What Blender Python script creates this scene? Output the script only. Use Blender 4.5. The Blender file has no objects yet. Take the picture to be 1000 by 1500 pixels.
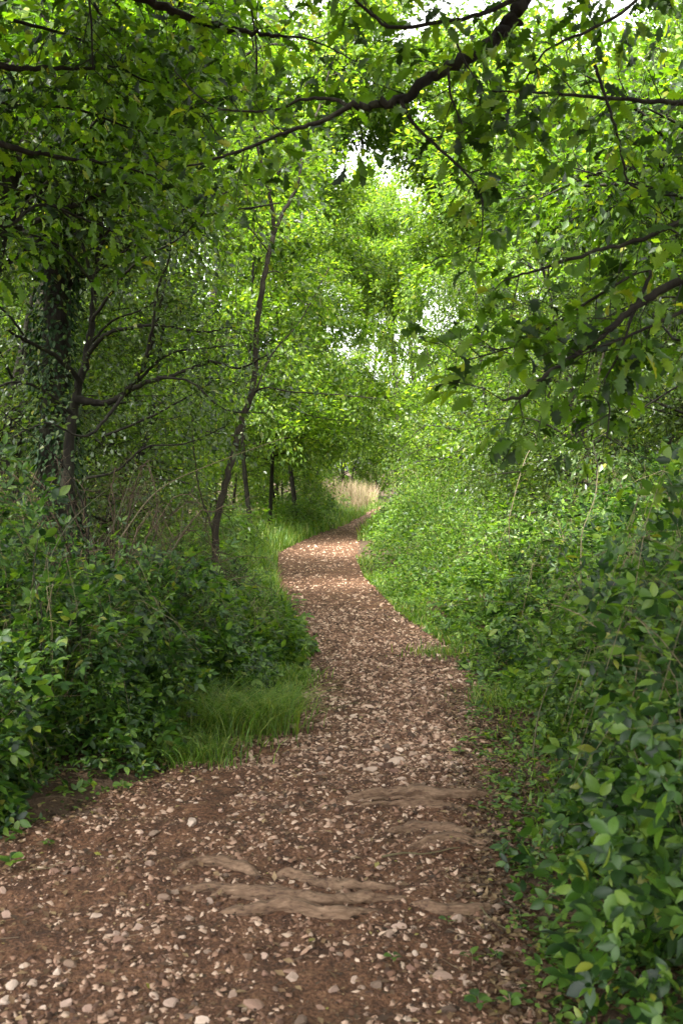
import bpy, math, random
import numpy as np
from mathutils import Matrix, Vector

# ------------------------------------------------------------------ camera
S = bpy.context.scene
COL = S.collection
F = 1458.0            # focal length in photo pixels (35 mm lens on a 36 mm tall frame, 1500 px)
EYE = 1.6
HOR = 700.0
cam_data = bpy.data.cameras.new('camera')
cam = bpy.data.objects.new('camera', cam_data)
COL.objects.link(cam)
cam.location = (0, 0, EYE)
cam.rotation_euler = (math.radians(90), 0, 0)
cam_data.sensor_fit = 'VERTICAL'
cam_data.sensor_height = 36
cam_data.lens = 35
cam_data.shift_y = -50 / 1500
cam_data.clip_start = 0.05
cam_data.clip_end = 2000
cam_data.dof.use_dof = True
cam_data.dof.focus_distance = 9
cam_data.dof.aperture_fstop = 5.0
S.camera = cam

# ------------------------------------------------------------------ world, sun, exposure
SUN_EL, SUN_AZ = 57.0, 212.0       # azimuth from +Y towards +X
W = bpy.data.worlds.new('World'); S.world = W; W.use_nodes = True
wn = W.node_tree.nodes; wl = W.node_tree.links
wn.clear()
wo = wn.new('ShaderNodeOutputWorld'); bg = wn.new('ShaderNodeBackground')
sky = wn.new('ShaderNodeTexSky'); sky.sky_type = 'NISHITA'; sky.sun_disc = False
sky.sun_elevation = math.radians(SUN_EL); sky.sun_rotation = math.radians(SUN_AZ)
sky.dust_density = 4.0; sky.air_density = 1.0
hs = wn.new('ShaderNodeHueSaturation'); hs.inputs['Saturation'].default_value = 0.05
bg.inputs['Strength'].default_value = 0.15
wl.new(sky.outputs[0], hs.inputs['Color']); wl.new(hs.outputs[0], bg.inputs[0]); wl.new(bg.outputs[0], wo.inputs[0])
sd = bpy.data.lights.new('sun', 'SUN'); sd.energy = 3.4; sd.angle = math.radians(11); sd.color = (1, .96, .88)
sun = bpy.data.objects.new('sun', sd); COL.objects.link(sun)
_e, _a = math.radians(SUN_EL), math.radians(SUN_AZ)
sdir = Vector((math.sin(_a) * math.cos(_e), math.cos(_a) * math.cos(_e), math.sin(_e)))
sun.rotation_euler = sdir.to_track_quat('Z', 'Y').to_euler()
sun.location = sdir * 50
S.view_settings.view_transform = 'Standard'; S.view_settings.look = 'None'
S.view_settings.gamma = 1; S.view_settings.exposure = 2.95
S.view_settings.use_curve_mapping = False
S.render.engine = 'CYCLES'
cy = S.cycles
cy.max_bounces = 7; cy.diffuse_bounces = 5; cy.glossy_bounces = 2; cy.transmission_bounces = 5
cy.sample_clamp_indirect = 6; cy.caustics_reflective = False; cy.caustics_refractive = False
cy.use_denoising = True
try:
    cy.denoiser = 'OPENIMAGEDENOISE'; cy.denoising_input_passes = 'RGB_ALBEDO_NORMAL'; cy.denoising_prefilter = 'ACCURATE'
except Exception:
    pass

# ------------------------------------------------------------------ numeric helpers
def at(px, py, d):
    """point seen at photo pixel (px, py) at distance d along +Y"""
    return np.array(((px - 500) * d / F, d, EYE - (py - HOR) * d / F))

def norm(v):
    return v / np.maximum(np.linalg.norm(v, axis=-1, keepdims=True), 1e-9)

_tab = np.random.RandomState(5).rand(256, 256)
def vnoise(x, y, s=1.0, o=0.0):
    x = np.asarray(x, float) / s + 91.3 + o; y = np.asarray(y, float) / s + 47.7 + o * 1.7
    xi = np.floor(x).astype(int); yi = np.floor(y).astype(int)
    u = x - xi; v = y - yi; u = u * u * (3 - 2 * u); v = v * v * (3 - 2 * v)
    g = lambda a, b: _tab[a & 255, b & 255]
    return (g(xi, yi) * (1 - u) + g(xi + 1, yi) * u) * (1 - v) + (g(xi, yi + 1) * (1 - u) + g(xi + 1, yi + 1) * u) * v

def catmull(P, k=5):
    P = np.asarray(P, float)
    if len(P) < 3:
        t = np.linspace(0, 1, k + 1)[:, None]; return P[0] * (1 - t) + P[-1] * t
    Q = np.vstack([2 * P[0] - P[1], P, 2 * P[-1] - P[-2]]); out = []
    for i in range(1, len(Q) - 2):
        a, b, c, d = Q[i - 1], Q[i], Q[i + 1], Q[i + 2]
        for t in np.linspace(0, 1, k, endpoint=False):
            out.append(.5 * ((2 * b) + (-a + c) * t + (2 * a - 5 * b + 4 * c - d) * t * t + (-a + 3 * b - 3 * c + d) * t ** 3))
    out.append(P[-1]); return np.array(out)

PATH = np.array([  # distance, left edge, right edge
    (-6, -2.2, 0.9), (0, -2.1, 0.8), (3, -1.95, .74), (4, -1.72, .80), (4.67, -1.45, .86), (5.83, -.86, .95), (6.8, -.5, 1.02), (7.78, -.30, 1.08), (9.33, -.38, 1.12), (11.7, -.70, .80),
    (15.6, -1.12, .50), (21.2, -1.45, .36), (25.9, -1.05, .50), (33.3, .0, .92), (42.4, .87, 1.6), (51.8, 1.62, 2.25), (62, 2.9, 3.9), (75, 6.0, 7.2), (95, 12, 13.4), (130, 24, 26)])
def edges(y):
    return np.interp(y, PATH[:, 0], PATH[:, 1]), np.interp(y, PATH[:, 0], PATH[:, 2])

def outside(x, y):
    l, r = edges(y)
    return np.maximum(l - x, x - r)      # metres outside the path, negative inside

def ground_z(x, y):
    x = np.asarray(x, float); y = np.asarray(y, float)
    o = outside(x, y)
    t = np.clip(o / 1.6, 0, 1); t = t * t * (3 - 2 * t)
    z = 0.24 * t + .10 * (vnoise(x, y, .9) - .5) * np.clip(o / .4 + .3, 0, 1) + .03 * (vnoise(x, y, .18) - .5)
    z = z - .05 * np.clip(-o / .12 + .4, 0, 1)
    far = np.clip((np.hypot(x, y) - 90) / 200, 0, 1)
    return z + far * 6 * (vnoise(x, y, 60) - .3)

# roots worn bare on the path, positions from the photo
def onpath(px, py):
    d = EYE * F / (py - HOR); return np.array(((px - 500) * d / F, d))
ROOTS = [
    ([(500, 1176), (545, 1170), (600, 1168), (660, 1172), (722, 1166)], .046, 'broad pale root crossing the path highest up, left of the mossy bank edge'),
    ([(512, 1190), (570, 1184), (640, 1186), (700, 1184)], .024, 'thin root just below the broad upper root on the path'),
    ([(560, 1222), (610, 1216), (665, 1220), (700, 1228)], .032, 'short low root below the upper pair, beside the rounded grey stone'),
    ([(262, 1284), (300, 1272), (345, 1274), (380, 1284)], .036, 'flat worn root at the left end of the lower root tangle'),
    ([(300, 1312), (350, 1309), (400, 1314), (470, 1322), (540, 1316), (610, 1322)], .034, 'long root running the length of the lower root tangle'),
    ([(392, 1282), (440, 1286), (480, 1298), (530, 1300), (590, 1304)], .032, 'root that dips and rises at the right of the lower root tangle'),
    ([(252, 1306), (300, 1304), (352, 1306), (410, 1304), (440, 1312)], .026, 'thin upper strand of the lower root tangle reaching left'),
    ([(600, 1328), (660, 1338), (730, 1331)], .030, 'soil stained root carrying on right from the lower root tangle'),
    ([(590, 1246), (660, 1238), (735, 1246)], .026, 'soil stained root ridge behind the long bare stick'),
    ([(322, 1335), (370, 1338), (420, 1334), (500, 1340), (560, 1336)], .034, 'lowest root of the lower tangle with pale rubbed top'),
]
_rp = []
for _pts, _rad, _l in ROOTS:
    _P = catmull(np.array([onpath(*q) for q in _pts]), 8); _rp.append(np.column_stack([_P, np.full(len(_P), _rad)]))
_rp = np.concatenate(_rp)
def root_swell(x, y):
    out = np.zeros(np.shape(x)); m = (y > 3.4) & (y < 5.4)
    if np.any(m):
        X = np.asarray(x)[m]; Y = np.asarray(y)[m]; b = np.zeros(X.shape)
        for px_, py_q, rd in _rp:
            b = np.maximum(b, np.exp(-(((X - px_) / .07) ** 2 + ((Y - py_q) / (rd * 2.0)) ** 2)) * rd * .25)
        out[m] = b
    return out

def path_z(x, y):
    x = np.asarray(x, float); y = np.asarray(y, float)
    o = outside(x, y)
    z = root_swell(x, y) + .030 * (vnoise(x, y, .55, 3) - .5) +   .022 * (vnoise(x, y, .16, 5) - .5) + .014 * (vnoise(x, y, .05, 8) - .5) + .008 * (vnoise(x, y, .022, 9) - .5)
    near = np.clip((7 - y) / 2, 0, 1)
    z = z + near * .012 * np.sin((y + .12 * x + .25 * vnoise(x, y, .5, 2)) * 13) * np.clip(vnoise(x, y, .7, 11) * 1.6 - .3, 0, 1)
    return z - .06 * np.clip((o + .10 + .14 * (vnoise(x, y, .25, 4) - .5)) / .22, 0, 1.4)

# ------------------------------------------------------------------ mesh helpers
def mesh_np(name, V, T, mat, smooth=False):
    V = np.asarray(V, np.float32); T = np.asarray(T, np.int32)
    m = bpy.data.meshes.new(name)
    m.vertices.add(len(V)); m.vertices.foreach_set('co', V.ravel())
    m.loops.add(T.size); m.loops.foreach_set('vertex_index', T.ravel())
    m.polygons.add(len(T)); m.polygons.foreach_set('loop_start', np.arange(len(T), dtype=np.int32) * T.shape[1])
    if smooth:
        m.polygons.foreach_set('use_smooth', np.ones(len(T), bool))
    m.update(calc_edges=True)
    m.materials.append(mat)
    return m

class Geo:
    def __init__(s): s.V = []; s.T = []; s.n = 0
    def add(s, V, T):
        if len(V) == 0: return
        s.V.append(V); s.T.append(np.asarray(T) + s.n); s.n += len(V)
    def mesh(s, name, mat, smooth=False):
        return mesh_np(name, np.concatenate(s.V), np.concatenate(s.T), mat, smooth)

def tube(P, R, k=5, rough=0.0, rng=None, squash=None, grain=False):
    P = np.asarray(P, float); n = len(P); R = np.broadcast_to(np.asarray(R, float), (n,))
    Tn = norm(np.gradient(P, axis=0))
    ref = np.array((0, 0, 1.)) if abs(Tn[:, 2]).mean() < .8 else np.array((1., 0, 0))
    A = norm(np.cross(Tn, ref)); B = np.cross(A, Tn)
    ang = np.arange(k) * 2 * math.pi / k
    rr = np.ones((n, k))
    if rough and rng is not None:
        u = np.arange(n)[:, None] * np.ones(k) ; w = np.ones(n)[:, None] * ang * k / 6.283
        rr = 1 + rough * (vnoise(u, w, 3.0, rng.rand() * 50) * 1.2 + vnoise(u * .35, w, 1.2, rng.rand() * 50) - 1.1)
        if grain:      # long grooves running with the root
            o_ = rng.rand() * 50; rr = 1 + rough * ((vnoise(u * .06 + w * .12, w * 1.3, 1.0, o_) - .5) * 1.6 + (vnoise(u * .12, w * .5, 1.0, o_ + 9) - .5) * .9)
        rr[:, -1] = (rr[:, 0] + rr[:, -1]) / 2
    V = P[:, None, :] + (R[:, None] * rr)[:, :, None] * (np.cos(ang)[None, :, None] * A[:, None, :] + np.sin(ang)[None, :, None] * B[:, None, :])
    if squash: V[:, :, 2] = P[:, None, 2] + (V[:, :, 2] - P[:, None, 2]) * squash
    V = V.reshape(-1, 3)
    V = np.vstack([V, P[-1:]+Tn[-1:]*R[-1]])
    i = np.arange(n - 1)[:, None] * k; j = np.arange(k)[None, :]; j2 = (j + 1) % k
    a, b, c, d = i + j, i + j2, i + k + j2, i + k + j
    T = np.concatenate([np.stack([a, b, c], -1).reshape(-1, 3), np.stack([a, c, d], -1).reshape(-1, 3)])
    e = (n - 1) * k
    cap = np.stack([e + np.arange(k), e + (np.arange(k) + 1) % k, np.full(k, n * k)], -1)
    return V, np.concatenate([T, cap])

# leaf templates: x along the blade, y across, z up; (verts, tris)
def outline_leaf(out, curl=.06, fold=.10):
    """out: (x, halfwidth) list from base to tip; midrib down the middle"""
    V = []; T = []
    xs = [p[0] for p in out]
    for x, w in out:
        V.append((x, 0, -curl * 4 * (x - .5) ** 2 - fold * .5))
    m = len(out); L = []; Rr = []
    for i, (x, w) in enumerate(out):
        if w > 0:
            L.append(len(V)); V.append((x, w, fold * w * 3 - curl * 4 * (x - .5) ** 2 - fold * .5))
            Rr.append(len(V)); V.append((x, -w, fold * w * 3 - curl * 4 * (x - .5) ** 2 - fold * .5))
        else:
            L.append(i); Rr.append(i)
    for i in range(m - 1):
        for side, fl in ((L, 0), (Rr, 1)):
            a, b, c, d = i, i + 1, side[i + 1], side[i]
            for t in ((a, b, c), (a, c, d)):
                if len(set(t)) == 3:
                    T.append(t if fl else t[::-1])
    return np.array(V, float), np.array(T)

LEAF2 = (np.array([(0, 0, 0), (.45, .27, .06), (1, 0, -.06), (.45, -.27, .06)]), np.array([(0, 2, 1), (0, 3, 2)]))
LEAF4 = (np.array([(0, 0, 0), (.35, .27, .05), (.72, .2, .03), (1, 0, -.08), (.72, -.2, .03), (.35, -.27, .05)]), np.array([(0, 2, 1), (0, 3, 2), (0, 4, 3), (0, 5, 4)]))
OVATE = outline_leaf([(0, 0), (.18, .22), (.42, .30), (.72, .2), (1, 0)])
SERR = outline_leaf([(0, 0), (.08, .14), (.16, .23), (.20, .22), (.32, .32), (.36, .29), (.50, .34), (.54, .30), (.68, .27), (.72, .22), (.84, .15), (.88, .10), (1, 0)], .05, .09)
OAK = outline_leaf([(0, 0), (.06, .03), (.16, .10), (.22, .07), (.33, .21), (.40, .12), (.52, .30), (.60, .16), (.72, .29), (.80, .15), (.92, .15), (1.0, 0)], .08, .09)

def trifoliate(base):
    base = (base[0] * np.array((1, .84, 1)), base[1])
    V = []; T = []; n = 0
    for a, s, off in ((0, 1, (.42, 0)), (1.15, .82, (.32, .03)), (-1.15, .82, (.32, -.03))):
        v = base[0] * s; c, q = math.cos(a), math.sin(a)
        w = np.stack([v[:, 0] * c - v[:, 1] * q + off[0], v[:, 0] * q + v[:, 1] * c + off[1], v[:, 2]], -1)
        V.append(w); T.append(base[1] + n); n += len(w)
    V.append(np.array([(0, .008, -.03), (0, -.008, -.03), (.45, 0, -.03)])); T.append(np.array([(0, 1, 2)]) + n)
    return np.concatenate(V), np.concatenate(T)
OAKL = outline_leaf([(0, 0), (.18, .09), (.33, .21), (.42, .12), (.55, .29), (.65, .16), (.80, .21), (1, 0)], .12, .12)
OAKC = outline_leaf([(0, 0), (.06, .03), (.18, .12), (.25, .08), (.36, .24), (.44, .13), (.56, .27), (.63, .15), (.75, .23), (.83, .12), (.93, .12), (.98, 0)], .20, .22)
TRI2 = trifoliate(LEAF2); TRI4 = trifoliate(LEAF4); TRIO = trifoliate(OVATE); TRIS = trifoliate(SERR)

def frames(rng, D, up=.8, spread=.7, droop=.2, tilt=.45):
    n = len(D)
    d = norm(norm(D) + spread * rng.randn(n, 3) * .6 + np.array((0, 0, -droop)))
    nn = norm(np.array((0, 0, up)) + tilt * rng.randn(n, 3))
    nn = norm(nn - (nn * d).sum(-1, keepdims=True) * d)
    return d, nn

def leaves(P, d, nn, size, tpl):
    s = np.cross(nn, d); size = np.broadcast_to(np.asarray(size, float), (len(P),))
    tv, tt = tpl
    V = P[:, None] + size[:, None, None] * (tv[None, :, 0:1] * d[:, None] + tv[None, :, 1:2] * s[:, None] + tv[None, :, 2:3] * nn[:, None])
    T = tt[None] + (np.arange(len(P)) * len(tv))[:, None, None]
    return V.reshape(-1, 3), T.reshape(-1, 3)

# ------------------------------------------------------------------ object helpers
def tag(o, label=None, cat=None, group=None, kind=None):
    for k, v in (('label', label), ('category', cat), ('group', group), ('kind', kind)):
        if v: o[k] = v
    return o

def thing(name, label, cat, loc=(0, 0, 0), group=None, kind=None, rotz=0, sc=1):
    o = bpy.data.objects.new(name, None); COL.objects.link(o)
    o.empty_display_size = .1
    o.location = tuple(loc); o.rotation_euler = (0, 0, rotz); o.scale = (sc, sc, sc)
    return tag(o, label, cat, group, kind)

def part(name, mesh, parent=None, label=None, kind=None):
    o = bpy.data.objects.new(name, mesh); COL.objects.link(o)
    if parent is not None: o.parent = parent
    if label: o['label'] = label
    if kind: o['kind'] = kind
    return o

def copy_thing(root, loc, rotz=0, sc=1, label=None, group=None):
    r = root.copy(); COL.objects.link(r)
    r.location = tuple(loc); r.rotation_euler = (0, 0, rotz)
    r.scale = (sc, sc, sc) if np.isscalar(sc) else tuple(sc)
    if label: r['label'] = label
    if group: r['group'] = group
    for ch in list(root.children):
        c = ch.copy(); COL.objects.link(c); c.parent = r
        for g in ch.children:
            q = g.copy(); COL.objects.link(q); q.parent = c
    return r

def leaf_objects(name, P, d, nn, size, mesh, parent):
    """single leaves as objects of their own (local coordinates of parent)"""
    s = np.cross(nn, d)
    for i in range(len(P)):
        o = bpy.data.objects.new(name, mesh); COL.objects.link(o); o.parent = parent
        k = float(size[i])
        o.matrix_local = Matrix(((d[i, 0] * k, s[i, 0] * k, nn[i, 0] * k, P[i, 0]), (d[i, 1] * k, s[i, 1] * k, nn[i, 1] * k, P[i, 1]),
                                 (d[i, 2] * k, s[i, 2] * k, nn[i, 2] * k, P[i, 2]), (0, 0, 0, 1)))

def pick_near(P, loc, size, n=300):
    """indices of the n leaves that show largest inside the frame"""
    w = P + np.asarray(loc); y = np.maximum(w[:, 1], .3)
    u = (w[:, 0] * F / y + 500); v = HOR - (w[:, 2] - EYE) * F / y
    vis = (w[:, 1] > .5) & (u > -10) & (u < 1010) & (v > -10) & (v < 1510)
    app = np.where(vis, size / y, 0)
    idx = np.argsort(-app)[:n]
    idx = idx[app[idx] > 0]
    m = np.zeros(len(P), bool); m[idx] = True
    return m

# ------------------------------------------------------------------ materials
def nm(name):
    m = bpy.data.materials.new(name); m.use_nodes = True
    nt = m.node_tree; nt.nodes.clear()
    out = nt.nodes.new('ShaderNodeOutputMaterial')
    return m, nt, nt.nodes.new, nt.links.new, out

def ramp(new, stops):
    r = new('ShaderNodeValToRGB'); e = r.color_ramp.elements
    while len(e) < len(stops): e.new(.5)
    for k, (p, c) in zip(e, stops):
        k.position = p; k.color = (c[0], c[1], c[2], 1)
    return r

def leaf_mat(name, cols, trans=(1.9, 2.1, .6), tmix=.42, rough=.42, spec=.4):
    m, nt, new, link, out = nm(name)
    g = new('ShaderNodeNewGeometry'); oi = new('ShaderNodeObjectInfo')
    a = new('ShaderNodeMath'); a.operation = 'ADD'; f = new('ShaderNodeMath'); f.operation = 'FRACT'
    link(g.outputs['Random Per Island'], a.inputs[0]); link(oi.outputs['Random'], a.inputs[1]); link(a.outputs[0], f.inputs[0])
    r = ramp(new, [(i / (len(cols) - 1), c) for i, c in enumerate(cols)]); link(f.outputs[0], r.inputs[0])
    e_ = r.color_ramp.elements; e_[-1].position = .97; k_ = e_.new(1.0); k_.color = (.17, .17, .025, 1)   # the odd yellowing leaf
    # slow drift of tone through the foliage plus blotches on the blade
    no = new('ShaderNodeTexNoise'); no.inputs['Scale'].default_value = 38; no.inputs['Detail'].default_value = 2
    tc = new('ShaderNodeTexCoord'); link(tc.outputs['Object'], no.inputs['Vector'])
    mr = new('ShaderNodeMapRange'); mr.inputs['From Min'].default_value = .3; mr.inputs['From Max'].default_value = .7
    mr.inputs['To Min'].default_value = .75; mr.inputs['To Max'].default_value = 1.2; link(no.outputs[0], mr.inputs[0])
    mul = new('ShaderNodeVectorMath'); mul.operation = 'SCALE'; link(r.outputs[0], mul.inputs[0]); link(mr.outputs[0], mul.inputs['Scale'])
    p = new('ShaderNodeBsdfPrincipled'); link(mul.outputs[0], p.inputs['Base Color'])
    p.inputs['Roughness'].default_value = rough; p.inputs['Specular IOR Level'].default_value = spec
    tm = new('ShaderNodeVectorMath'); tm.operation = 'MULTIPLY'; tm.inputs[1].default_value = trans; link(mul.outputs[0], tm.inputs[0])
    t = new('ShaderNodeBsdfTranslucent'); link(tm.outputs[0], t.inputs[0])
    mx = new('ShaderNodeMixShader'); mx.inputs[0].default_value = tmix
    link(p.outputs[0], mx.inputs[1]); link(t.outputs[0], mx.inputs[2]); link(mx.outputs[0], out.inputs[0])
    return m

def rough_mat(name, stops, scale=6, detail=6, rough=.9, bump=.4, dist=.01, stretch=(1, 1, 1), spec=.2, island=0.0, fine=0):
    m, nt, new, link, out = nm(name)
    tc = new('ShaderNodeTexCoord'); mp = new('ShaderNodeMapping'); mp.inputs['Scale'].default_value = stretch
    link(tc.outputs['Object'], mp.inputs['Vector'])
    no = new('ShaderNodeTexNoise'); no.inputs['Scale'].default_value = scale; no.inputs['Detail'].default_value = detail; no.inputs['Roughness'].default_value = .65
    link(mp.outputs[0], no.inputs['Vector'])
    fac = no.outputs[0]
    if fine:
        n2 = new('ShaderNodeTexNoise'); n2.inputs['Scale'].default_value = fine; n2.inputs['Detail'].default_value = 5; link(mp.outputs[0], n2.inputs['Vector'])
        mm = new('ShaderNodeMix'); mm.inputs[0].default_value = .5; link(no.outputs[0], mm.inputs[2]); link(n2.outputs[0], mm.inputs[3]); fac = mm.outputs[0]
    if island:
        g = new('ShaderNodeNewGeometry'); oi = new('ShaderNodeObjectInfo')
        a = new('ShaderNodeMath'); a.operation = 'ADD'; f = new('ShaderNodeMath'); f.operation = 'FRACT'
        link(g.outputs['Random Per Island'], a.inputs[0]); link(oi.outputs['Random'], a.inputs[1]); link(a.outputs[0], f.inputs[0])
        mm = new('ShaderNodeMix'); mm.inputs[0].default_value = island; link(fac, mm.inputs[2]); link(f.outputs[0], mm.inputs[3]); fac2 = mm.outputs[0]
    else:
        fac2 = fac
    r = ramp(new, stops); link(fac2, r.inputs[0])
    p = new('ShaderNodeBsdfPrincipled'); link(r.outputs[0], p.inputs['Base Color']); p.inputs['Roughness'].default_value = rough
    p.inputs['Specular IOR Level'].default_value = spec
    if bump:
        b = new('ShaderNodeBump'); b.inputs['Strength'].default_value = bump; b.inputs['Distance'].default_value = dist
        link(fac, b.inputs['Height']); link(b.outputs[0], p.inputs['Normal'])
    link(p.outputs[0], out.inputs[0])
    return m

M = dict(
    oak=leaf_mat('oak_leaf', [(.006, .015, .003), (.022, .052, .005), (.044, .095, .008), (.068, .130, .010), (.110, .170, .014)], (2.3, 2.4, .6), .42, .50, .25),
    far=leaf_mat('wood_leaf', [(.020, .046, .007), (.050, .098, .010), (.082, .140, .014), (.130, .180, .024)], (2.6, 2.7, .9), .50, .45, .35),
    haw=leaf_mat('hawthorn_leaf', [(.014, .030, .008), (.032, .060, .012), (.052, .088, .016), (.078, .115, .022)], (2.1, 2.2, .6), .42, .38, .45),
    bramble=leaf_mat('bramble_leaf', [(.006, .020, .005), (.016, .046, .008), (.034, .082, .012), (.060, .125, .014), (.11, .18, .022)], (1.9, 2.0, .5), .36, .46, .4),
    fresh=leaf_mat('nettle_leaf', [(.016, .046, .007), (.044, .098, .011), (.076, .145, .016), (.130, .200, .026)], (2.0, 2.1, .6), .42, .48, .38),
    ivy=leaf_mat('ivy_leaf', [(.008, .028, .008), (.014, .038, .009), (.026, .058, .013)], (1.4, 1.8, .5), .2, .6, .25),
    grass=leaf_mat('grass_blade', [(.035, .08, .010), (.075, .15, .016), (.12, .20, .025), (.22, .24, .07)], (1.8, 1.9, .6), .42, .45, .35),
    straw=leaf_mat('dry_grass', [(.22, .16, .10), (.30, .22, .14), (.20, .20, .08), (.34, .26, .2)], (1.2, 1.1, .9), .3, .6, .2),
    litter=leaf_mat('dead_leaf', [(.03, .018, .010), (.06, .034, .018), (.11, .065, .032), (.20, .14, .07)], (1.1, 1., .8), .15, .6, .3),
    bark=rough_mat('bark', [(.3, (.006, .005, .004)), (.5, (.014, .012, .008)), (.62, (.024, .025, .014)), (.8, (.05, .047, .033))], 14, 8, .9, .8, .02, (1, 1, .25)),
    ashbark=rough_mat('smooth_bark', [(.3, (.011, .009, .006)), (.5, (.024, .019, .012)), (.7, (.042, .040, .022))], 18, 8, .8, .5, .01, (1, 1, .4)),
    twig=rough_mat('twig_bark', [(.3, (.03, .02, .012)), (.5, (.07, .05, .03)), (.7, (.12, .095, .05))], 20, 4, .8, .2, .004, (1, 1, 1), .2, .6),
    cane=rough_mat('bramble_cane', [(.2, (.04, .045, .018)), (.5, (.09, .075, .035)), (.8, (.20, .15, .09))], 9, 4, .6, .2, .004, (1, 1, 1), .3, .7),
    deadtwig=rough_mat('dead_twig', [(.2, (.03, .02, .012)), (.5, (.065, .045, .028)), (.85, (.13, .095, .06))], 9, 4, .8, .2, .004, (1, 1, 1), .2, .7),
    soil=rough_mat('woodland_soil', [(.3, (.018, .012, .007)), (.5, (.045, .028, .016)), (.7, (.08, .055, .03))], 7, 9, .95, .8, .03, (1, 1, 1), .2, 0, 60),
    path=rough_mat('path_earth', [(.34, (.014, .0066, .0032)), (.47, (.050, .0225, .0105)), (.58, (.110, .054, .027)), (.74, (.215, .130, .074))], 7, 10, .92, 1., .02, (1, 1, 1), .25, 0, 75),
    stone=rough_mat('pale_stone', [(.2, (.14, .09, .06)), (.45, (.27, .19, .145)), (.65, (.32, .24, .18)), (.9, (.40, .315, .25))], 25, 6, .75, .5, .004, (1, 1, 1), .3, .65),
    stone_pink=rough_mat('pink_stone', [(.2, (.10, .050, .035)), (.45, (.18, .105, .072)), (.65, (.26, .17, .125)), (.9, (.36, .27, .21))], 25, 6, .75, .5, .004, (1, 1, 1), .3, .5),
    stone_brown=rough_mat('brown_stone', [(.2, (.05, .032, .022)), (.45, (.10, .066, .045)), (.65, (.17, .12, .085)), (.9, (.26, .20, .15))], 25, 6, .75, .5, .004, (1, 1, 1), .3, .5),
    chip=rough_mat('stone_chip', [(.15, (.034, .016, .008)), (.42, (.105, .054, .031)), (.65, (.225, .135, .088)), (.95, (.40, .30, .22))], 25, 4, .8, .3, .003, (1, 1, 1), .3, .8),
    root=rough_mat('worn_root', [(.36, (.030, .016, .009)), (.46, (.092, .054, .031)), (.58, (.145, .092, .056)), (.78, (.26, .185, .12))], 14, 12, .85, .8, .008, (.5, 1.8, 1.5), .3, 0, 70),
)

# ------------------------------------------------------------------ ground and path
def grid_mesh(name, xs, ys, zf, mat, smooth=True):
    X, Y = np.meshgrid(xs, ys) if np.ndim(xs) == 1 else (xs, ys)
    Z = zf(X, Y); V = np.stack([X, Y, Z], -1).reshape(-1, 3)
    ny, nx = X.shape
    i = np.arange(ny - 1)[:, None] * nx + np.arange(nx - 1)[None]
    T = np.stack([i, i + 1, i + nx + 1, i + nx], -1).reshape(-1, 4)
    return mesh_np(name, V, T, mat, smooth)

gx = np.concatenate([np.linspace(-500, -12, 26)[:-1], np.arange(-12, -3, .3), np.arange(-3, 3.5, .12), np.arange(3.5, 14, .3), np.linspace(14, 500, 26)])
gy = np.concatenate([np.linspace(-200, -6, 8)[:-1], np.arange(-6, 2, .25), np.arange(2, 12, .12), np.arange(12, 60, .4), np.geomspace(60, 900, 26)])
g = part('ground', grid_mesh('ground', gx, gy, ground_z, M['soil'])); g['kind'] = 'structure'

py_ = np.concatenate([np.arange(-6, 2.4, .1), np.arange(2.4, 6.5, .022), np.arange(6.5, 10, .035), np.arange(10, 18, .07), np.arange(18, 60, .2), np.arange(60, 125, .6)])
u_ = np.linspace(0, 1, 120)
l_, r_ = edges(py_)
PX = (l_ - .3)[:, None] + (r_ - l_ + .6)[:, None] * u_[None]
PY = np.repeat(py_[:, None], 120, 1)
p = part('path', grid_mesh('path', PX, PY, path_z, M['path'])); p['kind'] = 'structure'

# ------------------------------------------------------------------ stones
rs = np.random.RandomState(11)
def stone_mesh(seed, mat, sub=1):
    import bmesh
    r = np.random.RandomState(seed); bm = bmesh.new(); bmesh.ops.create_icosphere(bm, subdivisions=sub + 1, radius=1)
    pl = [(norm(r.randn(3)), r.uniform(.38, .72)) for _ in range(8)]
    for v in bm.verts:
        c = np.array(v.co)
        for n_, d_ in pl:                       # chop flat faces into it, as in broken stone
            k = c @ n_
            if k > d_: c = c - n_ * (k - d_)
        c *= 1 + .05 * r.randn()
        v.co = c
    bmesh.ops.dissolve_degenerate(bm, dist=.01, edges=bm.edges)
    m = bpy.data.meshes.new('stone'); bm.to_mesh(m); bm.free(); m.materials.append(mat)
    return m
stone_meshes = [stone_mesh(i, M[('stone', 'stone_pink', 'stone_brown')[i % 3]], 1) for i in range(15)]

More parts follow.
